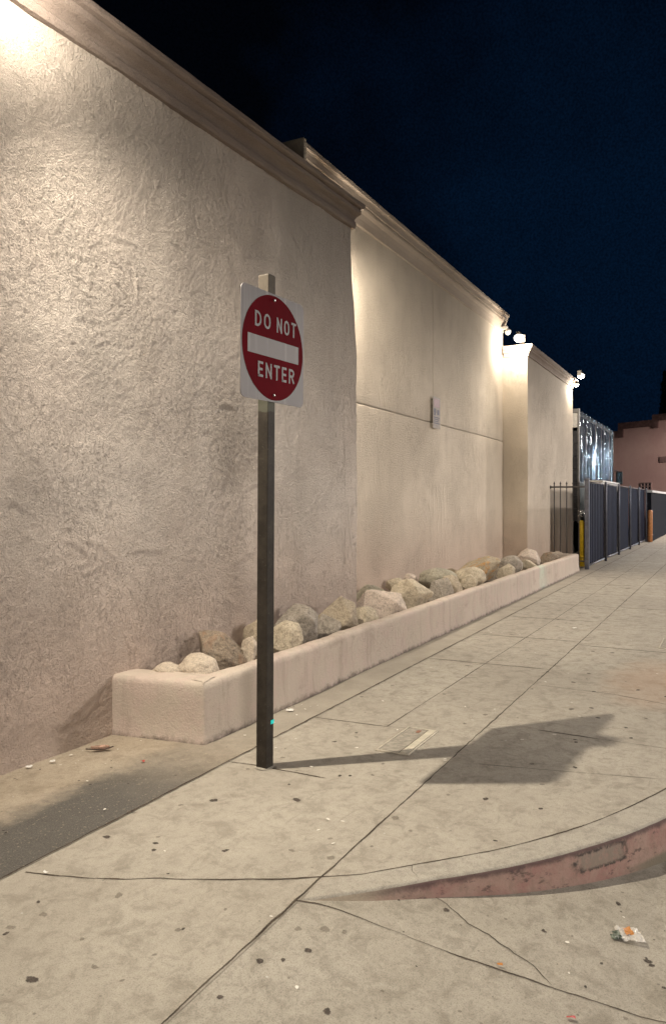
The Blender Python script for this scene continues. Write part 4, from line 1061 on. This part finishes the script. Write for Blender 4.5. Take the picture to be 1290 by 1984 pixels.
# Facade in local x (left to right seen from the camera), back = +y side away from the camera
steps = [(1186, 1200.5, 836), (1200.5, 1267, 817), (1267, 1345, 800)]
def fx(px):
    # intersect pixel column with facade line
    d = CW(px, 1.0); dx, dy = d.x, d.y; ex, ey = (B_ - A).x / WL, (B_ - A).y / WL
    det = dx * (-ey) - dy * (-ex); k_ = (A.x * (-ey) - A.y * (-ex)) / det; P_ = Vector((dx * k_, dy * k_, 0))
    return (P_ - A).dot(Vector((ex, ey, 0))), k_
b = bmesh.new(); bc = bmesh.new()
for i, (p0, p1, py) in enumerate(steps):
    a0, k0 = fx(p0); a1, k1 = fx(p1); top = Hz(py, (k0 + k1) / 2)
    box(b, a0 + .001, a1 - .001, 0, 9, -.1, top - .0)
    box(bc, a0 - (.1 if i else 0), a1 - .101, -.10, .30, top - .36, top + .02)
    if i: 
        lowtop = Hz(steps[i - 1][2], k0); box(bc, a0 + .001 - .1, a0 + .3, -.104, .304, lowtop - .38, top - .361)
obj('wall', b, M['pink_wall'], pb); obj('coping', bc, M['coping'], pb)
wx, wk = fx(1251.5); zc_ = Hz(942, wk); sw2, sh2 = 12.5 / F * wk, 7.5 / F * wk
b = bmesh.new()
box(b, wx - sw2, wx + sw2, -.07, -.002, zc_ - sh2, zc_ - sh2 + .06); box(b, wx - sw2, wx + sw2, -.07, -.002, zc_ + sh2 - .06, zc_ + sh2)
for k_ in range(4):
    xx = wx - sw2 + .03 + k_ * (2 * sw2 - .06) / 3; box(b, xx - .03, xx + .03, -.068, -.004, zc_ - sh2 + .061, zc_ + sh2 - .061)
box(b, wx - sw2 + .061, wx + sw2 - .061, -.064, -.006, zc_ - .025, zc_ + .025)
wf = obj('window', b, M['window_frame'], pb)
b = bmesh.new(); box(b, wx - sw2 + .01, wx + sw2 - .01, -.02, -.001, zc_ - sh2 + .01, zc_ + sh2 - .01); gl = obj('glass', b, M['window_glass'], pb); gl.parent = wf
vx, vk = fx(1284); zv = Hz(890, vk); b = bmesh.new(); box(b, vx - .22, vx + .30, -.06, -.002, zv - .17, zv + .17)
for i in range(4): box(b, vx - .18, vx + .26, -.075, -.061, zv - .13 + i * .07, zv - .10 + i * .07)
obj('vent', b, simple('faded_vent', (.24, .15, .14), .7), pb)

# dark conifer behind the pink building
tp = CW(1287, 64); ct = empty('conifer_tree', tp); tag(ct, 'tall dark conifer silhouetted behind the pink building at the right edge', 'tree')
b = bmesh.new(); tube(b, [(0, 0, -.2), (.05, 0, 4), (0, .05, 9), (0, 0, 12.4)], [.28, .2, .12, .03], 10)
rc = random.Random(3)
for i in range(26):
    z = 2.5 + i * .36; a = rc.uniform(0, 6.28); L_ = (12.6 - z) * .14 + .12; tube(b, [(0, 0, z), (L_ * math.cos(a), L_ * math.sin(a), z + .12)], [.04, .01], 5)
obj('trunk', b, M['bark'], ct)
b = bmesh.new()
for i in range(5200):
    z = 2.2 + 10.1 * rc.random() ** .9; rad = (12.7 - z) * .145 + .10
    a = rc.uniform(0, 6.28); r_ = rad * rc.random() ** .5 * (.75 + .5 * noise.noise(Vector((a * 1.3, z * 1.4, 1))))
    c = Vector((r_ * math.cos(a), r_ * math.sin(a), z)); s_ = rc.uniform(.07, .15)
    u = Vector((rc.uniform(-1, 1), rc.uniform(-1, 1), rc.uniform(-1, 1))).normalized() * s_; v = u.orthogonal().normalized() * s_ * .35
    b.faces.new([b.verts.new(c + u), b.verts.new(c + v), b.verts.new(c - u), b.verts.new(c - v)])
obj('crown', b, M['leaf'], ct)

# ================================================================ LITTER
p = GD(1218, 1815)
lt = empty('crushed_wrapper', p + Vector((0, 0, .003)), R(20)); tag(lt, 'crushed clear snack wrapper with an orange label lying on the driveway', 'litter')
def crumple(b, w_, h_, amp, seed, n=12, off=(0, 0)):
    g_ = grid(b, lin(-w_ / 2, w_ / 2, n), lin(-h_ / 2, h_ / 2, n), lambda u, v: (u + off[0] + .1 * w_ * fbm(u * 20, v * 20, seed, 2), v + off[1] + .1 * h_ * fbm(u * 20, v * 20, seed + 5, 2), .004 + abs(amp * fbm(u * 24, v * 24, seed + 9, 3))))
k = N('clear_film'); k.col((.70, .66, .60)); k.rough(.25); k.b.inputs['Alpha'].default_value = .75; film = k.m
# local axes: long side along camera-right
cr_ang = math.atan2(-UY, UX)
lt.rotation_euler = (0, 0, cr_ang)
b = bmesh.new(); crumple(b, .085, .10, .020, 3, off=(.005, 0)); obj('film', b, film, lt)
b = bmesh.new(); crumple(b, .032, .045, .014, 8, 8, off=(.0, .012)); bmesh.ops.translate(b, vec=(0, 0, .006), verts=b.verts); obj('orange_label', b, simple('orange_label', (.55, .23, .06), .45), lt)
b = bmesh.new(); crumple(b, .045, .055, .022, 15, 9, off=(-.055, -.012)); obj('dark_green_end', b, simple('dark_green_foil', (.10, .12, .09), .4, var=.6, scale=60), lt)
p = G(195, 1455)
lf = empty('dead_leaf', p + Vector((0, 0, .008)), cr_ang + .1); tag(lf, 'curled dead leaf with a dark spine on the strip by the rough wall', 'leaf')
b = bmesh.new(); grid(b, lin(-.055, .055, 14), lin(-1, 1, 6), lambda u, v: (u, v * .022 * math.cos(u / .055 * 1.45) + .006 * math.sin(u * 60), .004 + .018 * v * v + .004 * fbm(u * 40, v, 2))); obj('blade', b, simple('pale_dead_leaf', (.50, .33, .24), .8, var=.3, scale=50), lf)
b = bmesh.new(); tube(b, [(-.085, .004, .006), (-.03, -.02, .008), (.03, -.022, .010), (.075, .01, .014)], .0035, 6); obj('stem', b, simple('dark_stem', (.06, .035, .028), .8), lf)
def scrap(px, py, w_, h_, mat, label, name='paper_scrap', drive=False):
    p = GD(px, py) if drive else G(px, py); o = None
    b = bmesh.new(); crumple(b, w_, h_, .012, px * .13, 7)
    o = obj(name, b, mat, None, False, p + Vector((0, 0, .004)), cr_ang); tag(o, label, 'litter'); return o
redp = simple('red_plastic', (.50, .05, .04), .4); whp = simple('white_paper', (.75, .72, .66), .8)
scrap(277, 1478, .022, .016, redp, 'tiny torn red scrap on the dark strip near the planter corner')
scrap(1106, 1976, .028, .012, redp, 'small bright red shred at the bottom edge on the driveway', drive=True)
scrap(103, 1478, .03, .02, whp, 'white paper crumb at the foot of the rough wall')
scrap(57, 1488, .035, .03, whp, 'pale torn paper at the wall foot, left of the other crumb')
scrap(1112, 1218, .05, .05, whp, 'white flattened paper disc on the slab beside the far planter')
scrap(562, 1378, .05, .04, whp, 'crumpled pale scrap caught at the planter foot behind the post')
scrap(968, 1873, .020, .009, simple('orange_peel', (.55, .22, .05), .7), 'small orange peel piece in the curved driveway joint', drive=True)
scrap(90, 1694, .02, .012, whp, 'tiny white chip beside the curved joint, lower left')
